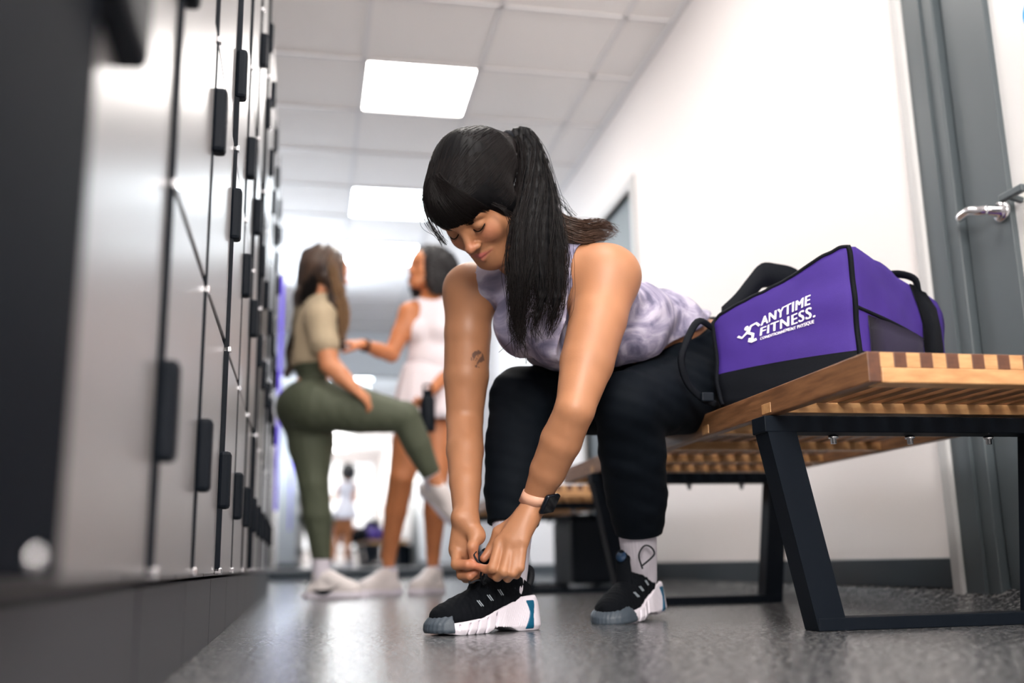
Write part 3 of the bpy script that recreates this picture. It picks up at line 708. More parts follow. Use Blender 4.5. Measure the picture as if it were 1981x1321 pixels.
    hips = [ell(PEL+np.array([.02, .0, -.01]), (.165, .13, .115), BT, .05), ell(lerp(LH, RH, .5)+np.array([.03, .02, -.005]), (.13, .15, .10), None, .05)]
    legs = [p[:7]+(1,)+p[8:] for p in hips+Lg]+[p[:7]+(2,)+p[8:] for p in [hips[1]]+Rg]
    feet = [cone(LA_, LA_+np.array([0, 0, -.045]), .034, .03, .01, '+', 1), cone(RA_, RA_+np.array([0, 0, -.045]), .034, .03, .01, '+', 2)]
    def thin(p, d): return (p[:3]+(p[3]-d, p[4]-d)+p[5:]) if p[0] in 'cf' else (p[:2]+(p[2]-np.float32(d),)+p[3:])
    Pb = [thin(p, .016) if i in (4,) else p for i, p in enumerate(P)]
    body = Field(Pb+[thin(p, .015) for p in legs]+[thin(p, .012) for p in feet], gk=.012)
    lipc = [T(0, .0885, -.0655), T(.0255, .0790, -.0635), T(-.0255, .0790, -.0635), T(0, .0870, -.0742)]
    mott = wave(1, 90, 5)
    mott2 = wave(1, 24, 9)
    tat = at(931, 688, 2.10)
    def tint(v):
        c = np.tile(SK, (len(v), 1)); m = mott(v.astype(np.float32))[:, None]*.03+mott2(v.astype(np.float32))[:, None]*.05; c = c*(1+m)
        def blend(mask, col): return c*(1-mask[:, None])+np.array(col)*mask[:, None]
        dl = np.minimum.reduce([np.linalg.norm((v-lipc[0]), axis=1)-.0068, ev(cone(lipc[0], lipc[1], .0062, .003), v.astype(np.float32)), ev(cone(lipc[0], lipc[2], .0062, .003), v.astype(np.float32)),
                                ev(cone(lipc[3], T(.0235, .0795, -.0690), .0070, .0032), v.astype(np.float32)), ev(cone(lipc[3], T(-.0235, .0795, -.0690), .0070, .0032), v.astype(np.float32))])
        c = blend(np.clip(.8-dl/.0012, 0, 1)*.85, srgb(168, 84, 84)[:3])
        for q in (-1, 1):
            d = np.linalg.norm((v-T(q*.038, .07, -.03))/.03, axis=1); c = blend(np.clip(1-d, 0, 1)*.35, srgb(214, 118, 100)[:3])
        d = np.linalg.norm((v-T(0, .10, -.035))/.02, axis=1); c = blend(np.clip(1-d, 0, 1)*.4, srgb(206, 112, 96)[:3])
        d = np.linalg.norm(v-at(925, 1092, 2.035), axis=1); c = blend(np.clip(1-d/.05, 0, 1)*.4, srgb(212, 112, 92)[:3])
        for px, py, Y in ((935, 1083, 2.045), (922, 1091, 2.026), (917, 1086, 2.03)):
            p = at(px, py, Y); p = p+unit(CAM_C-p)*.006; d = np.linalg.norm(v-p, axis=1); c = blend(np.clip((.0050-d)/.001, 0, 1)*.7, srgb(206, 112, 112)[:3])
        d = np.linalg.norm((v-tat)/np.array([.018, .09, .021]), axis=1); w_ = wave(1, 500, 2)(v.astype(np.float32)); c = blend((d < 1)*(w_ > -.25)*.75, srgb(58, 48, 50)[:3])
        return c
    ob = sdf_obj('body', body, .0024, M['skin'], root, tint)
    # nails
    for px, py, Y, nx in ((935, 1083, 2.045, 0), (921, 1092, 2.026, 1), (917, 1086, 2.03, 1)):
        continue
        p = a(px, py, Y); mb = MB(); mb.lathe([(0, 0), (.0036, .0), (.0034, .0006), (0, .0008)], p+unit(CAM_C-p)*.0062, 12, unit(CAM_C-p)); mb.build('fingernail', mat_nail, ob, True)
    # clothing
    hem = [a(1322, 588, 2.38), a(1205, 706, 2.12), a(1082, 700, 2.26)]; hn = unit(np.cross(hem[1]-hem[0], hem[2]-hem[0])); hn = hn if np.dot(hn, t) < 0 else -hn
    top_p = tor+[cone(NB, lerp(NB, LS, .8), .050, .048, .04), cone(NB, lerp(NB, RS, .8), .050, .046, .04)]
    top_p += [ell(a(1020, 615, 2.08)+fr*.02, (.062, .07, .062), BT, .03), ell(a(1085, 640, 2.0)+fr*.01, (.065, .07, .062), BT, .03), ell(a(1180, 665, 2.17), (.125, .08, .06), BT, .05), ell(a(1105, 672, 2.14), (.12, .07, .04), BT, .04)]
    def folds(Pn):
        q = Pn@t.astype(np.float32); s_ = Pn@rt.astype(np.float32); u_ = Pn@fr.astype(np.float32)
        return .0015*np.sin(s_*75+3*np.sin(q*16)+u_*30)*np.clip((q.max()*0+1), 0, 1)+.0011*np.sin(q*95+s_*38+4*np.sin(u_*22))
    dist = lambda q: (lambda Pn: -ev(q, Pn.astype(np.float32)))
    top = Field(top_p, off=.0068, disp=folds, clips=[halfspace(hem[0], hn), dist(ell(LS+t*.012+(LS-RS)*.03, (.088, .078, .088), None)), dist(cone(LS, LE, .074, .06)),
                                              dist(ell(RS+t*.01+(RS-LS)*.05, (.082, .075, .082), None)), dist(cone(RS, RE, .062, .06)), dist(cone(NB-t*.012, T(0, -.03, -.05), .078, .075))])
    tp = sdf_obj('tank_top', top, .0030, M['tie_dye'], root)
    # raised hem band and side seam
    waist = a(1352, 610, 2.40)
    wp = [a(1356, 606, 2.42), a(1215, 712, 2.13), a(1120, 708, 2.30)]; wn = unit(np.cross(wp[1]-wp[0], wp[2]-wp[0])); wn = wn if np.dot(wn, t) > 0 else -wn
    lt = unit(LA_-LK)
    def anklecut(Pn):
        left = np.maximum((Pn-A3(a(1250, 1034, 2.345)))@A3(unit(LA_-LK)), 0); right = (Pn-A3(a(972, 1006, 2.12)))@A3(unit(RA_-RK))
        isl = (Pn[:, 0] > .58); return np.where(isl, (Pn-A3(a(1250, 1018, 2.335)))@A3(unit(unit(LA_-LK)*.4+np.array([0, 0, -.6]))), right)
    def lf_(Pn): return .0010*np.sin(Pn[:, 2]*70+Pn[:, 0]*45)*np.sin(Pn[:, 1]*40)+.0007*np.sin(Pn[:, 2]*190+Pn[:, 0]*60)
    lw = [p[:7]+(1,)+p[8:] for p in [ell(a(1262, 650, 2.30), (.130, .10, .092), BT, .05)]]
    fa = Field([p for p in legs if p[0] == 'c'], gk=.012, off=.0045, disp=lf_, clips=[anklecut]); fb = Field([p[:7]+(1,)+p[8:] for p in hips]+lw, off=.0050, disp=lf_, clips=[halfspace(wp[0], wn)])
    class Joined:
        c = np.concatenate([fa.c, fb.c]); r = np.concatenate([fa.r, fb.r]); off = .005
        def __call__(s, P, c=None, rad=None): return smin(fa(P, c, rad), fb(P, c, rad), .035)
    lg = Joined()
    leg = sdf_obj('leggings', lg, .0034, M['legging'], root)
    # socks and shoes
    sock(root, RA_, lerp(RA_, RK, .34), .036, .0440, M['sock'])
    sock(root, LA_, lerp(LA_, LK, .42), .0375, .0475, M['sock'])
    for X, sd in ((XR_, -1), (XL_, 1)):
        s = empty('shoe'); s.parent = root; trainer(s, X, sd, dx=.040 if sd == 1 else .012)
    s = [c for c in root.children if c.name.startswith('shoe')]
    # laces held in the fingers and the standing loop of the other shoe
    MB().tube(catmull([a(921, 1066, 2.03), a(917, 1074, 2.03), a(926, 1088, 2.03), a(936, 1096, 2.03), a(930, 1112, 2.04), a(935, 1130, 2.06)], 6), .0036, 6, flat=.6).build('lace', M['lace'], s[0], True)
    MB().tube(catmull([a(940, 1128, 2.06), a(925, 1122, 2.05), a(908, 1128, 2.05), a(915, 1112, 2.05)], 6), .0022, 6).build('lace', M['lace'], s[0], True)
    MB().tube(catmull([a(1243, 1100, 2.24), a(1236, 1074, 2.235), a(1246, 1056, 2.235), a(1259, 1058, 2.235), a(1266, 1070, 2.235), a(1258, 1081, 2.235), a(1240, 1096, 2.24)], 5), .0022, 6).build('lace', M['lace'], s[1], True)
    # watch
    wd = unit(LW-LE); wc = lerp(LE, LW, .97); side = unit(np.cross(wd, unit(CAM_C-wc)));
    if (side@CAM_R[:, 0] if False else side[0]) < 0: side = -side
    face_n = unit(side*.80+unit(CAM_C-wc)*.60)
    wt = empty('watch', wc); wt.parent = root; wt.location = (0, 0, 0)
    x_ = unit(np.cross(face_n, wd)); mb = MB(); V = []; n = 40; r_ = .0300
    for k in range(n):
        an = 2*PI*k/n; d = x_*math.cos(an)*.98+face_n*math.sin(an)*.98
        for rr, hh in ((r_, -.0122), (r_+.0018, -.0124), (r_+.0018, .0124), (r_, .0122)): V.append(wc+d*rr+wd*hh)
    mb.add(V, [(4*k+j, 4*((k+1) % n)+j, 4*((k+1) % n)+(j+1) % 4, 4*k+(j+1) % 4) for k in range(n) for j in range(4)])
    mb.build('strap', mat('beige_silicone_strap', srgb(214, 164, 138), .5), wt, True)
    m4 = Matrix(np.stack([x_, wd, face_n], 1).tolist()).to_4x4(); m4.translation = Vector(wc+face_n*.0370)
    MB().box(-.0195, .0195, -.023, .023, -.007, .005, .0055, m4).build('watch_case', mat('dark_watch_case', srgb(22, 28, 38), .18, .4), wt, True)
    m5 = m4.copy(); m5.translation = Vector(wc+face_n*.0420); MB().box(-.0165, .0165, -.020, .020, -.001, .0008, .0005, m5).build('watch_screen', mat('black_watch_glass', (.004, .005, .008, 1), .06), wt)
    # hair
    cap_p = [ell(T(0, -.018, .034), (.083, .101, .089), BH, .02), ell(T(0, .034, .044), (.071, .067, .060), BH, .03), ell(T(0, -.05, .06), (.06, .07, .07), BH, .03)]
    for q in (-1, 1): cap_p.append(ell(T(q*.066, .006, -.004), (.016, .035, .044), BH, .02))
    ATT = a(985, 272, HO[1]+.055)
    cap_p.append(cone(lerp(T(0, -.02, .05), ATT, .55), lerp(T(0, -.02, .05), ATT, .95), .060, .022, .05))
    Bi = BH.T.astype(np.float32)
    def groove(Pn):
        q = (Pn-A3(ATT)); l = q@BH.astype(np.float32); th = np.arctan2(l[:, 0], l[:, 1]+1e-6); return .0003*np.sin(th*75)+.0002*np.sin(th*171+l[:, 2]*40)
    facecut = dist(ell(T(.004, .112, -.080), (.088, .092, .096), BH)); cap = Field(cap_p, off=.001, disp=groove, clips=[facecut])
    hr = sdf_obj('hair', cap, .0024, M['hair'], root)
    ge = lambda x, y, Y: a(x, y, Y)
    yb = HO[1]+.03
    top_ = [ATT, ge(1010, 262, yb+.02), ge(1032, 290, yb+.01)]
    def tail(xs, Ys, wd_, top=top_):
        ys = [370, 440, 510, 575, 630]; pts = list(top)+[ge(x, y, Y_) for x, y, Y_ in zip(xs, ys[:len(xs)], Ys)]; return (pts, wd_)
    W0 = (.010, .016, .018, .022, .024, .024, .018, .010, .003)
    tails = [tail([1042, 1030, 1022, 1008, 1000], [yb-.03, 1.90, 1.87, 1.87, 1.88], W0), tail([1050, 1050, 1046, 1048, 1034], [yb-.02, 1.91, 1.87, 1.87, 1.88], W0),
             tail([1058, 1070, 1080, 1078, 1066], [yb-.01, 1.93, 1.89, 1.88, 1.89], W0), tail([1022, 1008, 1002, 1004, 1006], [yb-.04, 1.89, 1.86, 1.865, 1.88], (.008, .014, .014, .016, .018, .018, .014, .008, .003)),
             tail([1010, 1004, 1000, 998, 1002], [yb-.02, 1.90, 1.87, 1.87, 1.88], (.008, .012, .014, .016, .016, .016, .012, .007, .003), [ATT, ge(1003, 272, yb+.01), ge(1012, 306, yb)])]
    tails[0][0].append(ge(1008, 690, 1.89)); tails[1][0].append(ge(1044, 672, 1.90)); tails[2][0].append(ge(1062, 660, 1.91)); tails[3][0].append(ge(1012, 668, 1.885)); tails[4][0].append(ge(1006, 650, 1.885))
    tails.append((tails[3][0][:-2]+[ge(1002, 625, 1.875), ge(1005, 665, 1.88), ge(1018, 702, 1.885)], (.008, .012, .013, .014, .015, .015, .013, .009, .002)))
    tp_ = []
    for pts, wd_ in tails:
        c = catmull(pts[:8], 3); ww = np.interp(np.linspace(0, 1, len(c)), np.linspace(0, 1, 9), wd_)
        for i in range(len(c)-1): tp_.append(cone(c[i], c[i+1], ww[i]*.72, ww[i+1]*.72*(1 if i < len(c)-4 else .7), .012))
    def g2(Pn):
        l = Pn@CAM_R.astype(np.float32); return .0010*np.sin(l[:, 0]*420+6*np.sin(l[:, 1]*14))+.0007*np.sin(l[:, 0]*900+l[:, 1]*30)
    sdf_obj('ponytail', Field(tp_, disp=g2), .0028, M['hair'], root)
    mb = MB(); strands(mb, tails, 210, 1.0, .0007, 3, .0011, len_var=.30, wavy=.007); st = mb.build('hair_strands', M['hair_strand'], root, True); st['kind'] = 'stuff'
    lock = [([ge(1052, 380, 1.98), ge(1078, 425, 1.99), ge(1120, 438, 1.98), ge(1165, 436, 2.0), ge(1204, 452, 2.03)], (.010, .018, .016, .012, .004)),
            ([ge(1058, 420, 1.98), ge(1085, 450, 1.97), ge(1125, 462, 1.96), ge(1160, 458, 1.98), ge(1196, 452, 2.02)], (.012, .016, .014, .010, .003)),
            ([ge(1056, 400, 1.98), ge(1092, 432, 2.0), ge(1140, 448, 1.99), ge(1180, 446, 2.01)], (.010, .016, .014, .006))]
    mb = MB(); strands(mb, lock, 150, 1.0, .0008, 4, .0008, len_var=.25, wavy=.005); st = mb.build('hair_lock', M['hair_light'], root, True); st['kind'] = 'stuff'; st['label'] = 'brown lock of hair lying over the shoulder'
    # combed strands over the skull, fringe, wisps
    mb = MB(); R = np.random.default_rng(5); cen = np.array([0, -.018, .036]); rad = np.array([.0855, .1045, .0925])
    attl = BH.T@(ATT-HO)
    def onskull(p):
        q = (p-cen)/rad; return cen+q/np.linalg.norm(q)*rad
    keepers = []
    def wrap(L, off):
        '''lay local-frame point lists on the surface of the hair'''
        n_ = len(L[0]); Q = np.array(L).reshape(-1, 3); d_ = Q-cen; d_ /= np.linalg.norm(d_, axis=1)[:, None]; W_ = HO+(cen+d_*.17)@BH.T; dw = d_@BH.T; tt = np.zeros(len(Q)); cf = Field(cap_p, off=.001)
        for _ in range(26): tt += np.maximum(cf((W_-dw*tt[:, None]).astype(np.float32)), 0)*.9
        return (W_-dw*tt[:, None]).reshape(-1, n_, 3), dw.reshape(-1, n_, 3)
    for k in range(2400):
        if k < 2000:
            th = R.uniform(-2.6, 2.6); s0 = np.array([math.sin(th)*.09, math.cos(th)*.09, R.uniform(-.02, .06) if abs(th) > .9 else R.uniform(.06, .11)])
        else: s0 = R.normal(size=3); s0 = s0/np.linalg.norm(s0)*.1; s0[2] = abs(s0[2])
        if s0[1] > .04 and s0[2] < .06: continue
        pts = [onskull(lerp(s0, attl, u))*1.0 for u in np.linspace(0, .93, 12)]; keepers.append(pts); continue
        oo = R.uniform(.0002, .0012); pts = [T(*(p+(p-cen)/np.linalg.norm(p-cen)*oo)) for p in pts]; mb.tube(pts, .0005, 3, cap=False)
    X_, D_ = wrap(keepers, 0)
    for x_, d_ in zip(X_, D_): mb.tube(x_+d_*R.uniform(-.0002, .0009), .00045, 3, cap=False)
    keepers = []
    for k in range(900):
        x = R.uniform(-1, 1); pc = np.array([R.normal(-.012, .006), .045, .118]); e = np.array([x*.066+.006, .094-.030*x*x, .017+R.normal(0, .004)-.006*abs(x)])
        mid = np.array([x*.050-.004, .092-.018*x*x, .082]); keepers.append(list(catmull([pc, mid, e], 7)))
    X_, D_ = wrap(keepers, 0)
    for x_, d_ in zip(X_, D_):
        m_ = len(x_); o_ = R.uniform(.0002, .0020); mb.tube(x_+d_*o_, [.0006]*(m_-4)+[.0006, .0005, .0004, .0003], 3, cap=False)
    st = mb.build('fringe_strands', M['hair_strand'], root, True); st['kind'] = 'stuff'
    mb = MB(); yw = 1.93
    for k in range(34):
        j = R.normal(0, 1, 6)*3
        u = R.uniform(0, 1); pts = [ge(838+j[0], 340+20*u, yw), ge(813+14*u+j[1], 388+j[1], yw-.01), ge(818+24*u+j[2], 428+j[3], yw-.01), ge(846+20*u+j[4], 460+16*u+j[5], yw-.01)]
        mb.tube(catmull(pts, 5), .00042, 3, cap=False)
    for k in range(16):
        j = R.normal(0, 1, 6)*3; pts = [ge(955+j[0], 395+j[1], 1.86), ge(975+j[2], 404+j[3], 1.855), ge(992+j[4]*2, 428+j[5]*2, 1.86)]; mb.tube(catmull(pts, 5), .0005, 3, cap=False)
    for k in range(14):
        j = R.normal(0, 1, 4)*3; pts = [ge(1050, 360+k*2, 1.98), ge(1085+j[0], 385+k+j[1], 1.99), ge(1112+j[2], 415+j[3]+k, 2.0)]; mb.tube(catmull(pts, 5), .0004, 3, cap=False)
    for k in range(3):
        j = R.normal(0, 1, 4)*5; pts = [ge(1000+j[0], 640, 1.87), ge(985+j[1], 660+j[2], 1.87), ge(968+j[3]*2, 676+j[1], 1.87)] if k % 2 else [ge(1012+j[0], 660, 1.88), ge(1014+j[1], 680, 1.88), ge(1018+j[2], 700+j[3], 1.88)]
        mb.tube(catmull(pts, 5), .0005, 3, cap=False)
    st = mb.build('loose_wisps', M['hair_strand'], root, True); st['kind'] = 'stuff'
    # scrunchie and eyelashes
    mb = MB(); c0 = ge(984, 270, yb+.02); axx = unit(ge(1010, 262, yb+.02)-c0); mt = MB().lathe([(.010, -.010), (.019, -.008), (.021, 0), (.019, .008), (.010, .010)], c0, 18, axx).build('hair_tie', M['bag_black'], root, True)
    lashes = MB()
    for q in (-1, 1):
        edge = [T(q*.0165, .0785, -.0075), T(q*.024, .0835, -.0120), T(q*.0315, .0845, -.0135), T(q*.039, .0815, -.0115), T(q*.0455, .0745, -.0070)]; e = catmull(edge, 4)
        lashes.tube(e, .0011, 5)
        for p in e[2:]: lashes.tube([p, p+BH@np.array([q*.0015, .0045, -.0035])], [.0004, .0002], 3)
    lashes.build('eyelashes', M['hair'], root, True)
    rebase(root); return root
mat_nail = mat('pink_nail', srgb(214, 120, 130), .25)

# ------------------------------------------------------------------ the two standing women
def limbs(pts, rs, k=.008, g=0, k0=.04): return [cone(pts[i], pts[i+1], rs[i], rs[i+1], k0 if i == 0 else k, '+', g) for i in range(len(pts)-1)]
def plain_tint(c): 
    c = np.array(c[:3]); w_ = wave(1, 30, 4)
    return lambda v: np.tile(c, (len(v), 1))*(1+w_(v.astype(np.float32))[:, None]*.05)
def face_marks(root, T, s=1.0):
    mb = MB()
    for q in (-1, 1): mb.tube(catmull([T(q*.016, .084, .014), T(q*.031, .087, .021), T(q*.046, .074, .015)], 4), .0028*s, 5)
    mb.build('eyebrows', M['hair'], root, True)
    for q in (-1, 1): MB().lathe([(0, -.001), (.010, 0), (.0, .002)], T(q*.0315, .0845, -.003), 14, T(0, 1, 0)-T(0, 0, 0)).build('eye', M['hair'], root, True)
    MB().tube(catmull([T(-.021, .086, -.068), T(0, .097, -.071), T(.021, .086, -.068)], 4), .0042*s, 6).build('lips', mat('rose_lips', srgb(170, 80, 78), .4), root, True)
def olive_woman():
    a = at; root = empty('person', (.06, 4.62, 0)); tag(root, 'person with long brown hair in beige tee and olive leggings, one knee raised', 'person')
    HC = a(634, 524, 4.62); f = unit((.88, .42, -.06)); up = unit(np.array([.05, 0, 1.])-0); up = unit(up-np.dot(up, f)*f); lf = np.cross(up, f); B = np.stack([lf, f, up], 1)
    hp, T = head_prims(HC, B, 1.0); NB = a(622, 592, 4.64); LSh, RSh = a(606, 612, 4.78), a(622, 616, 4.50)
    # she faces right: her right side is nearer the camera
    W = a(607, 690, 4.64); PV = a(604, 775, 4.66); RHp, LHp = a(612, 782, 4.57), a(596, 785, 4.74)
    RKn, RAn = a(782, 806, 4.50), a(838, 925, 4.56); LKn, LAn = a(607, 935, 4.66), a(622, 1082, 4.70)
    TO = unit((.30, -.95, 0)); BTx = np.stack([unit((-.42, .9, 0)), np.array([0, 0, 1.]), unit((.9, .42, 0))], 1)
    P = hp+[cone(T(0, -.03, -.04), NB, .05, .052, .03), ell(lerp(NB, W, .40), (.155, .15, .105), BTx, .05), ell(W, (.12, .11, .09), BTx, .05), ell(PV, (.165, .11, .125), BTx, .05),
            cone(NB, LSh, .05, .05, .04), cone(NB, RSh, .05, .05, .04)]
    RE, RWr = a(637, 706, 4.46), a(684, 750, 4.42); LE, LWr = a(640, 700, 4.86), a(688, 752, 4.74)
    P += limbs([RSh, lerp(RSh, RE, .5), RE, lerp(RE, RWr, .45), RWr], (.056, .050, .042, .040, .027))+limbs([LSh, LE, LWr], (.05, .04, .027))
    P += hand_prims(RWr, (.75, .15, -.6), (0, .5, -.8), 1, .95, .35)+hand_prims(LWr, (.75, .1, -.6), (0, -.3, -.9), -1, .95, .35)
    legs = [ell(PV+np.array([-.02, 0, -.03]), (.165, .12, .135), BTx, .05, g=1)]+limbs([RHp, lerp(RHp, RKn, .5), RKn, lerp(RKn, RAn, .45), RAn], (.112, .098, .066, .058, .036), g=1)+limbs([LHp, lerp(LHp, LKn, .5), LKn, lerp(LKn, LAn, .4), LAn], (.112, .10, .062, .060, .036), g=1)
    feet = [cone(LAn, LAn+np.array([0, 0, -.03]), .033, .03, .01, '+', 1), cone(RAn, RAn+np.array([.02, 0, -.03]), .033, .03, .01, '+', 1)]
    sdf_obj('body', Field(P+legs+feet, gk=.01), .006, M['skin'], root, plain_tint(srgb(206, 138, 98)))
    top = Field([p for p in P if p[0] == 'e' and len(p[2].shape) and p[2].max() > .1][0:3]+[cone(NB, LSh, .05, .054, .04), cone(NB, RSh, .05, .056, .04)]+limbs([RSh, lerp(RSh, RE, .52)], (.062, .060))+limbs([LSh, lerp(LSh, LE, .5)], (.058, .055)),
                off=.009, disp=wave(.003, 30, 8), clips=[halfspace(a(600, 709, 4.64), (0, 0, -1)), lambda Pn: -ev(cone(NB, T(0, 0, -.05), .062, .062), Pn)])
    sdf_obj('tee', top, .006, mat('beige_tee', srgb(186, 168, 140), .85), root)
    cutR = halfspace(RAn-unit(RAn-RKn)*.02, unit(RAn-RKn)); cutL = halfspace(LAn-np.array([0, 0, 0]), (0, 0, -1))
    lg = Field(legs+[p[:7]+(1,)+p[8:] for p in [ell(W, (.12, .11, .09), BTx, .05)]], off=.005, disp=wave(.0015, 40, 3), clips=[halfspace(a(600, 706, 4.64), (0, 0, 1)), lambda Pn: np.where(Pn[:, 0] > .3, cutR(Pn), cutL(Pn))])
    sdf_obj('leggings', lg, .006, mat('olive_leggings', srgb(78, 84, 66), .7, bump=(300, .1)), root)
    XL_ = frame_xf(LAn[:2]+np.array([.055, -.025]), (.93, -.36), 0, 1.0); s = empty('shoe'); s.parent = root; sneaker(s, XL_, swoosh=True)
    sock(root, XL_((-.062, 0, .09)), LAn+np.array([0, 0, .03]), .037, .040, M['sock'], .005, False)
    d = unit(RAn-RKn); o = RAn+d*.03; fw = unit((.50, -.25, -.85)); ups = unit(np.cross(np.cross(fw, -d), fw)); lf2 = np.cross(ups, fw); Bs = np.stack([fw, lf2, ups], 1)
    fw = unit((.62, -.35, -.62)); ups = unit(-d-np.dot(-d, fw)*fw); Bs = np.stack([fw, np.cross(ups, fw), ups], 1); X2 = lambda p: o+Bs@(np.asarray(p, float)-np.array([-.06, 0, .10]))
    s = empty('shoe'); s.parent = root; sneaker(s, X2); sock(root, X2((-.062, 0, .07)), RAn-d*.03, .037, .041, M['sock'], .005, False)
    face_marks(root, T)
    # long hair: solid mass and strands
    hc = [ell(T(0, -.018, .034), (.085, .103, .092), B, .03), cone(T(0, -.07, .02), a(598, 580, 4.66), .075, .065, .04), cone(a(598, 580, 4.66), a(572, 680, 4.70), .062, .038, .04), cone(a(572, 680, 4.70), a(556, 725, 4.72), .036, .015, .03),
          cone(T(-.05, .0, .0), a(655, 590, 4.50), .045, .040, .04), cone(a(655, 590, 4.50), a(662, 668, 4.46), .038, .020, .03)]
    g = Field(hc, disp=lambda Pn: .004*np.sin(Pn[:, 0]*110+5*np.sin(Pn[:, 2]*18)+Pn[:, 1]*60), clips=[lambda Pn: -ev(ell(T(0, .11, -.045), (.075, .085, .095), B), Pn)])
    sdf_obj('hair', g, .006, mat('dark_brown_long_hair', srgb(48, 38, 36), .45, noise=(9, srgb(86, 62, 44), .8)), root)
    gd = [([T(-.06, -.03, .06), a(652, 560, 4.50), a(664, 610, 4.44), a(660, 672, 4.43)], (.02, .03, .03, .01)), ([T(-.03, -.09, .06), a(600, 560, 4.58), a(580, 640, 4.62), a(560, 715, 4.66)], (.02, .04, .04, .02))]
    mb = MB(); strands(mb, gd[:1], 110, 1, .0016, 8, .001); o = mb.build('hair_strands', mat('golden_brown_strands', srgb(140, 104, 66), .4), root, True); o['kind'] = 'stuff'
    mb = MB(); strands(mb, gd[1:], 130, 1, .0016, 9, .001); o = mb.build('hair_strands', M['hair_strand'], root, True); o['kind'] = 'stuff'
    rebase(root)
def white_woman():
    a = at; Y = 4.98; root = empty('person', (.58, Y, 0)); tag(root, 'person with curly black hair in white tank top and skirt, reaching out an arm', 'person')
    HC = a(826, 520, Y); f = unit((-.86, -.46, .10)); up = unit((.10, 0, 1.)); up = unit(up-np.dot(up, f)*f); lf = np.cross(up, f); lf = -lf if np.dot(np.cross(f, up), lf) > 0 and False else np.cross(up, f)
    lf = np.cross(f, up); lf = -lf; B = np.stack([lf, f, up], 1)
    hp, T = head_prims(HC, B, 1.0); NB = a(836, 588, Y+.02)
    RSh, LSh = a(792, 606, Y-.02), a(884, 610, Y-.02)
    W = a(834, 700, Y); PV = a(830, 775, Y+.02); RHp, LHp = a(808, 790, Y), a(850, 790, Y+.02)
    BTx = np.stack([unit((-.80, .25, 0)), np.array([0, 0, 1.]), unit((-.25, -.8, 0))], 1)
    RKn, RAn = a(776, 925, Y-.12), a(752, 1072, Y+.02); LKn, LAn = a(843, 932, Y-.06), a(838, 1072, Y+.04)
    RE, RWr = a(757, 686, Y-.05), a(700, 666, Y-.20); LE, LWr = a(884, 705, Y+.05), a(838, 752, Y-.22)
    P = hp+[cone(T(0, -.03, -.04), NB, .047, .050, .03), ell(lerp(NB, W, .40), (.150, .15, .10), BTx, .05), ell(W, (.118, .11, .09), BTx, .05), ell(PV, (.16, .11, .12), BTx, .05), cone(NB, LSh, .045, .046, .04), cone(NB, RSh, .045, .046, .04),
            ell(lerp(NB, W, .5)+BTx[:, 2]*.06+BTx[:, 0]*.055, (.055, .055, .055), None, .03), ell(lerp(NB, W, .5)+BTx[:, 2]*.06-BTx[:, 0]*.055, (.055, .055, .055), None, .03)]
    tops = [p for p in P[len(hp):] if p[0] == 'e']
    P += limbs([RSh, lerp(RSh, RE, .5), RE, lerp(RE, RWr, .45), RWr], (.050, .045, .038, .036, .025))+limbs([LSh, LE, LWr], (.048, .038, .026))
    P += hand_prims(RWr, (-.95, -.1, .05), (0, .3, -1), 1, .95, .3)+hand_prims(LWr, (-.45, -.2, -.8), (-.75, .3, .3), 1, .95, .75)
    P += limbs([RHp, lerp(RHp, RKn, .5), RKn, lerp(RKn, RAn, .42), RAn, RAn+np.array([0, 0, -.04])], (.098, .088, .060, .056, .036, .03))+limbs([LHp, lerp(LHp, LKn, .5), LKn, lerp(LKn, LAn, .42), LAn, LAn+np.array([0, 0, -.04])], (.098, .086, .058, .056, .035, .03))
    sdf_obj('body', Field(P), .006, M['skin'], root, plain_tint(srgb(196, 124, 80)))
    top = Field(tops+[cone(NB, LSh, .045, .046, .04), cone(NB, RSh, .045, .046, .04)], off=.007, disp=wave(.0025, 35, 2), clips=[halfspace(a(830, 735, Y), (0, 0, -1)), lambda Pn: -ev(cone(NB+np.array([0, 0, -.02]), T(0, 0, -.05), .072, .07), Pn), lambda Pn: -ev(ell(RSh, (.07, .07, .075)), Pn), lambda Pn: -ev(ell(LSh, (.07, .07, .075)), Pn)])
    wm = mat('white_knit', srgb(236, 228, 234), .85)
    sdf_obj('tank_top', top, .006, wm, root)
    zt, zb = a(830, 705, Y)[2], a(830, 817, Y)[2]; cx = a(829, 760, Y)
    mb = MB(); n = 72; V = []
    for lev in range(7):
        u = lev/6; z = zt+(zb-zt)*u; rx = .125+.075*u**.8; ry = .10+.075*u**.8
        for k in range(n):
            th = 2*PI*k/n; pl = 1+.05*u*math.sin(th*14)+.03*u*math.sin(th*5+1); V.append((cx[0]+rx*pl*math.cos(th), Y+.01+ry*pl*math.sin(th), z))
    m = len(V); V += [(cx[0]+(x-cx[0])*.96, Y+.01+(y-Y-.01)*.96, z) for x, y, z in V]
    F = [(l*n+k, l*n+(k+1) % n, (l+1)*n+(k+1) % n, (l+1)*n+k) for l in range(6) for k in range(n)]; F += [tuple(m+i for i in q[::-1]) for q in F]
    F += [(k, m+k, m+(k+1) % n, (k+1) % n) for k in range(n)]+[(6*n+k, 6*n+(k+1) % n, m+6*n+(k+1) % n, m+6*n+k) for k in range(n)]
    mb.add(V, F).build('skirt', wm, root, True)
    for An, fw, off in ((RAn, (-.80, -.60), .055), (LAn, (-.62, -.78), .05)):
        fw = unit((fw[0], fw[1], 0)); X = frame_xf(An[:2]+fw[:2]*off, fw, 0, 1.02); s = empty('shoe'); s.parent = root; sneaker(s, X)
        sock(root, X((-.062, 0, .09)), X((-.062, 0, .125)), .036, .037, M['sock'], .005, False)
    face_marks(root, T)
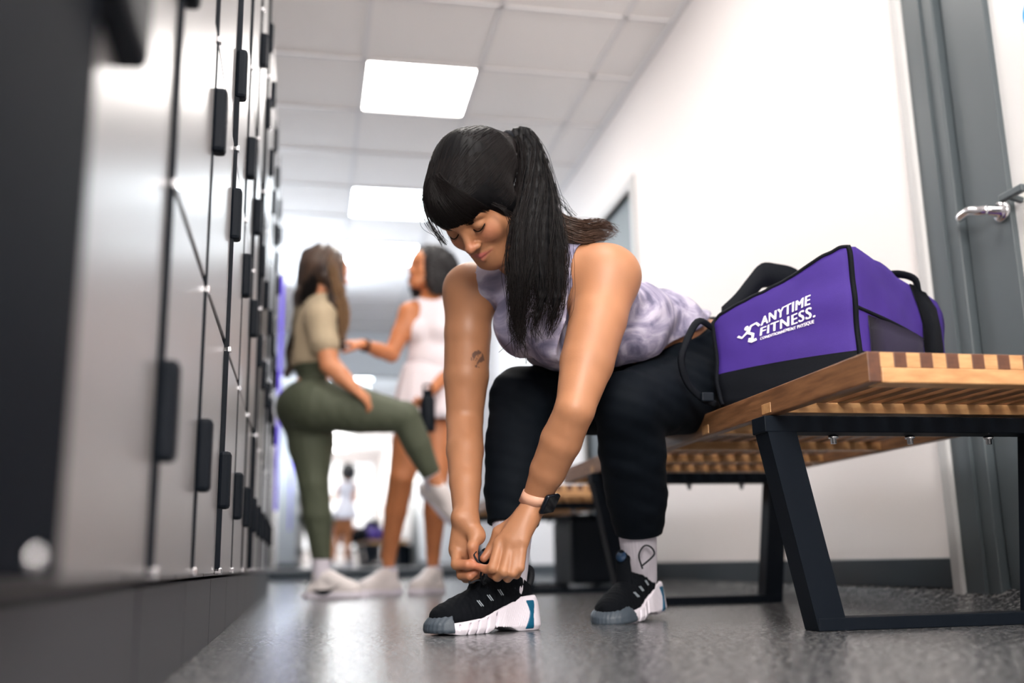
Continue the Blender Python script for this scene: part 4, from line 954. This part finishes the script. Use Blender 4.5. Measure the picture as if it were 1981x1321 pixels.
    MB().lathe([(.030, -.012), (.0315, -.010), (.0315, .010), (.030, .012)], RWr+unit(RE-RWr)*.02, 24, unit(RE-RWr)).build('wrist_band', M['black'], root, True)
    hc = [ell(T(0, -.035, .034), (.104, .112, .102), B, .03), ell(T(0, -.10, -.03), (.11, .085, .125), B, .05), ell(T(.080, -.015, -.045), (.040, .065, .105), B, .04), ell(T(-.080, -.015, -.045), (.040, .065, .105), B, .04)]
    def curl(Pn): return .009*np.sin(Pn[:, 0]*150+3*np.sin(Pn[:, 2]*70))*np.sin(Pn[:, 2]*130+Pn[:, 1]*90)
    sdf_obj('hair', Field(hc, disp=curl, clips=[lambda Pn: -ev(ell(T(0, .105, -.03), (.068, .09, .105), B), Pn)]), .006, mat('curly_black_hair', srgb(30, 28, 30), .55), root)
    mb = MB(); R = np.random.default_rng(12)
    for k in range(260):
        d_ = R.normal(size=3); d_ /= np.linalg.norm(d_); d_[1] = -abs(d_[1]) if R.uniform() < .8 else d_[1]*.3
        p0 = T(*(np.array([0, -.05, .0])+d_*np.array([.11, .11, .13])*R.uniform(.92, 1.02))); ph = R.uniform(0, 6)
        mb.tube([p0+np.array([.007*math.cos(ph+q*1.3), .007*math.sin(ph+q*1.3), -.008*q]) for q in range(9)], .0022, 3, cap=False)
    o = mb.build('hair_curls', M['hair'], root, True); o['kind'] = 'stuff'
    rebase(root)
    # bottle hanging from her hand
    p = LWr+np.array([-.03, -.03, -.06]); b = empty('water_bottle', p+np.array([0, 0, -.15])); tag(b, 'dark water bottle hanging from the lowered hand of the woman in white', 'bottle')
    MB().lathe([(0, 0), (.034, 0), (.036, .006), (.036, .15), (.030, .165), (.020, .172), (0, .172)], n=24).build('flask', M['black'], b, True)
    MB().lathe([(0, .172), (.024, .172), (.024, .198), (.0, .200)], n=20).build('cap', M['black_metal'], b, True)
    MB().tube(catmull([(-.02, 0, .196), (-.018, 0, .222), (.018, 0, .222), (.02, 0, .196)], 5), .005).build('carry_loop', M['black_metal'], b, True)

# ------------------------------------------------------------------ the duffel bag
def duffel():
    A = at(1384, 718, 2.08); B_ = at(1663, 672, 1.87); C = at(1836, 690, 2.08); zA, zB = at(1377, 618, 2.08)[2], at(1636, 462, 1.87)[2]
    A[2] = B_[2] = C[2] = .464; L = C-B_; D = A+L
    root = empty('duffel_bag', tuple((A+C)/2)); tag(root, 'purple and black duffel bag with white lettering on the near bench end', 'bag')
    # top outline: end face slumps to the left, whole bag slumps away from the camera
    zC, zD = at(1800, 590, 2.08)[2], .60
    def pt(u, v, w_, pad=0):
        """u across the end face (0 left 1 right), v along the bag, w up"""
        wb = (.36-.09*u)*(1-v)+.25*v; w_ = w_*wb/.3125 if w_ < .3125 else wb+(w_-.3125)*(1-wb)/.6875
        base = A*(1-u)*(1-v)+B_*u*(1-v)+C*u*v+D*(1-u)*v
        zt = zA*(1-u)*(1-v)+zB*u*(1-v)+zC*u*v+zD*(1-u)*v
        e = base.copy(); e[2] = .466+(zt-.466)*w_
        return e
    nx = ny = nz = 12; 
    bm = bmesh.new(); bmesh.ops.create_cube(bm, size=1); bmesh.ops.subdivide_edges(bm, edges=bm.edges[:], cuts=15, use_grid_fill=True)
    mats = []; V = []
    eu = unit(B_-A); ev_ = unit(L)
    wv = wave(.0040, 26, 6); wv2 = wave(.0014, 75, 3)
    def shape(u, v, w_):
        p = shape0(u, v, w_); d = float(wv(p.astype(np.float32)[None])[0]+wv2(p.astype(np.float32)[None])[0])
        return p+unit(p-pt(.5, .5, .5))*d*(1 if w_ > .02 else 0)
    def shape0(u, v, w_):
        # rounded corners and bulging cloth
        p = pt(u, v, w_); cu, cv, cw = u-.5, v-.5, w_-.5
        bl = .018; r = lambda a_: 1-(2*a_)**2
        if abs(cv) > .499: p = p+ev_*np.sign(cv)*bl*.55*r(cu)*r(cw)
        if abs(cu) > .499: p = p+eu*np.sign(cu)*bl*r(cv)*r(cw)
        if cw > .499: p = p+np.array([0, 0, .020])*r(cu)*r(cv)
        k = sum(abs(q) > .499 for q in (cu, cv, cw))
        c = pt(.5, .5, .5)
        if k == 2: p = p+(c-p)*.015
        if k == 3: p = p+(c-p)*.045
        return p
    V = []
    for v in bm.verts:
        u, vv, w_ = v.co.x+.5, v.co.y+.5, v.co.z+.5; V.append(shape(u, vv, w_))
    me = bpy.data.meshes.new('bag_body'); me.from_pydata([tuple(p) for p in V], [], [[v.index for v in f.verts] for f in bm.faces]); me.update()
    me.materials.append(M['purple']); me.materials.append(M['bag_black'])
    for i, f in enumerate(bm.faces):
        c = f.calc_center_median(); w_ = c.z+.5
        dark = w_ < .30 if c.x+.5 < .999 and abs(c.y) < .499 or c.y < -.499 else w_ < .30
        me.polygons[i].material_index = 1 if (w_ < .3125) else 0; me.polygons[i].use_smooth = True
    bm.free(); o = bpy.data.objects.new('bag_body', me); COL.objects.link(o); o.parent = root
    def line(pts, n=6): return catmull([shape(*p) for p in pts], n)
    def piping(name, pts, r=.0042): return MB().tube([p for p in line(pts)], r, 6).build(name, M['bag_black'], root, True)
    ls = np.linspace(0, 1, 17)
    piping('piping', [(1, 0, q) for q in ls], .0058)
    piping('piping', [(0, 0, q) for q in ls], .0054)
    piping('piping', [(q, 0, 1) for q in ls])
    piping('piping', [(1, 0, .58), (1, .3, .56), (1, .6, .55), (1, 1, .55)])
    # side pocket, webbing over the far end, handles and shoulder strap
    def patch(name, u0, v0, w0, v1, w1, m, dep=.012):
        mb = MB(); n = 6; Vv = []
        for k, off in enumerate((.001, dep)):
            for i in range(n+1):
                for j in range(n+1):
                    vv, ww = v0+(v1-v0)*i/n, w0+(w1-w0)*j/n; ed = 1 if (0 < i < n and 0 < j < n) else .2
                    Vv.append(shape(1, vv, ww)+eu*(off*ed+.002))
        q = (n+1)**2; F = []
        for i in range(n):
            for j in range(n): a_ = i*(n+1)+j; F += [(a_, a_+1, a_+n+2, a_+n+1), (q+a_, q+a_+n+1, q+a_+n+2, q+a_+1)]
        for i in range(n):
            for (s, t_) in ((i, i+1), (n*(n+1)+i+1, n*(n+1)+i)): F.append((s, t_, q+t_, q+s))
            for (s, t_) in (((i+1)*(n+1), i*(n+1)), (i*(n+1)+n, (i+1)*(n+1)+n)): F.append((s, t_, q+t_, q+s))
        return mb.add(Vv, F).build(name, m, root, True)
    patch('side_pocket', 1, .08, .04, .60, .55, mat('dark_purple_mesh_pocket', srgb(30, 24, 52), .8))
    patch('strap_web', 1, .62, .0, .78, 1.0, M['bag_black'], .016)
    mb = MB().tube(catmull([shape(1, .70, .96), shape(1, .68, 1.0)+np.array([0, 0, .022]), shape(.80, .72, 1)+np.array([0, 0, .055]), shape(.55, .78, 1)+np.array([.0, 0, .04]), shape(.4, .8, 1)], 5), .011, 8, flat=.5); mb.build('carry_handle', M['bag_black'], root, True)
    a = at; Yh = 2.05
    hd = [a(1398, 604, 2.12), a(1425, 578, 2.13), a(1450, 546, 2.14), a(1474, 520, 2.15), a(1505, 521, 2.17), a(1540, 530, 2.18), a(1575, 560, 2.18)]
    mb = MB(); c = catmull(hd, 4); V = []
    for i, p in enumerate(c):
        for dz, dy in ((.014, 0), (-.045, -.01), (-.045, .014), (.014, .006)): V.append(p+np.array([0, dy, dz]))
    mb.add(V, [(4*i+j, 4*i+(j+1) % 4, 4*i+4+(j+1) % 4, 4*i+4+j) for i in range(len(c)-1) for j in range(4)]+[(3, 2, 1, 0), tuple(4*len(c)-4+j for j in range(4))])
    mb.build('carry_handle', M['bag_black'], root, True)
    strap = [shape(0, .02, .9), a(1350, 622, 2.04), a(1325, 668, 2.02), a(1318, 700, 2.02), a(1330, 740, 2.03), a(1358, 770, 2.04), a(1384, 782, 2.05)]
    MB().tube(catmull(strap, 5), .008, 6, flat=.35, nrm=(.3, 1, 0)).build('shoulder_strap', M['bag_black'], root, True)
    MB().box(-.014, .014, -.006, .006, -.010, .010, .003, Matrix.Translation(Vector(a(1368, 768, 2.03)))).build('buckle', M['black'], root)
    end = []
    # printed lettering on the end face
    def on_face(x, y, lift=.0040):
        # x, y in 0..1 over the end face
        p0 = shape(x, 0, y); n = -ev_; q = p0.astype(np.float32)[None]
        return p0+n*lift
    def text_pts(txt, size, bold):
        cu = bpy.data.curves.new('t', 'FONT'); cu.body = txt; cu.size = size;  cu.shear = .12; cu.space_character = 1.12; cu.resolution_u = 3
        ob = bpy.data.objects.new('t', cu); COL.objects.link(ob); dg = bpy.context.evaluated_depsgraph_get(); me_ = bpy.data.meshes.new_from_object(ob.evaluated_get(dg))
        b_ = bmesh.new(); b_.from_mesh(me_); bmesh.ops.triangulate(b_, faces=b_.faces[:]); b_.to_mesh(me_); b_.free()
        v = np.array([list(p.co) for p in me_.vertices]); f = [list(p.vertices) for p in me_.polygons]; bpy.data.objects.remove(ob); bpy.data.meshes.remove(me_); return v, f
    def lay(name, v, f, x0, y0, wid, hei, slope=0.0):
        mn, mx = v.min(0), v.max(0); u = (v[:, 0]-mn[0])/(mx[0]-mn[0]); t_ = (v[:, 1]-mn[1])/(mx[1]-mn[1])
        mb = MB()
        for dx, dl in ((-.0035, 0), (0, .0001), (.0035, .0002)): mb.add([on_face(x0+dx*min(1, hei/.08)+wid*a_, y0+hei*b_+slope*a_, .004+dl) for a_, b_ in zip(u, t_)], f)
        return mb.build(name, M['print'], o)
    v, f = text_pts('ANYTIME', 1, .016); lay('lettering', v, f, .372, .665, .352, .074, .012)
    v, f = text_pts('FITNESS.', 1, .016); lay('lettering', v, f, .364, .573, .382, .074, .012)
    v, f = text_pts('CONDITIONNEMENT PHYSIQUE', 1, .012); lay('lettering', v, f, .364, .530, .372, .028, .012)
    # running-figure emblem: head and limbs as flat bands
    mb = MB()
    def band(pts, wd):
        pts = np.array(pts, float); n = len(pts); Vv = []
        pts = (pts-[.155, .535])*[.92, .80]+[.205, .548]; wd = wd*.85
        for i, p in enumerate(pts):
            t_ = unit(np.append(pts[min(i+1, n-1)]-pts[max(i-1, 0)], 0))[:2]; nn = np.array([-t_[1], t_[0]])*wd; Vv += [on_face(*(p+nn)), on_face(*(p-nn))]
        mb.add(Vv, [(2*i, 2*i+1, 2*i+3, 2*i+2) for i in range(n-1)])
    th = np.linspace(0, 2*PI, 17)[:-1]; mb.add([on_face(.267+.018*math.cos(q), .697+.021*math.sin(q)) for q in th], [tuple(range(16))])
    band([(.155, .655), (.185, .62), (.215, .655), (.262, .725), (.300, .735), (.325, .69)], .011)
    band([(.250, .70), (.238, .65), (.275, .615), (.270, .565), (.235, .575)], .014)
    band([(.300, .545), (.262, .535), (.235, .56)], .014)
    mb.build('runner_emblem', M['print'], o)
    rebase(root)

seated_woman()
olive_woman()
white_woman()
duffel()
bpy.context.view_layer.update()
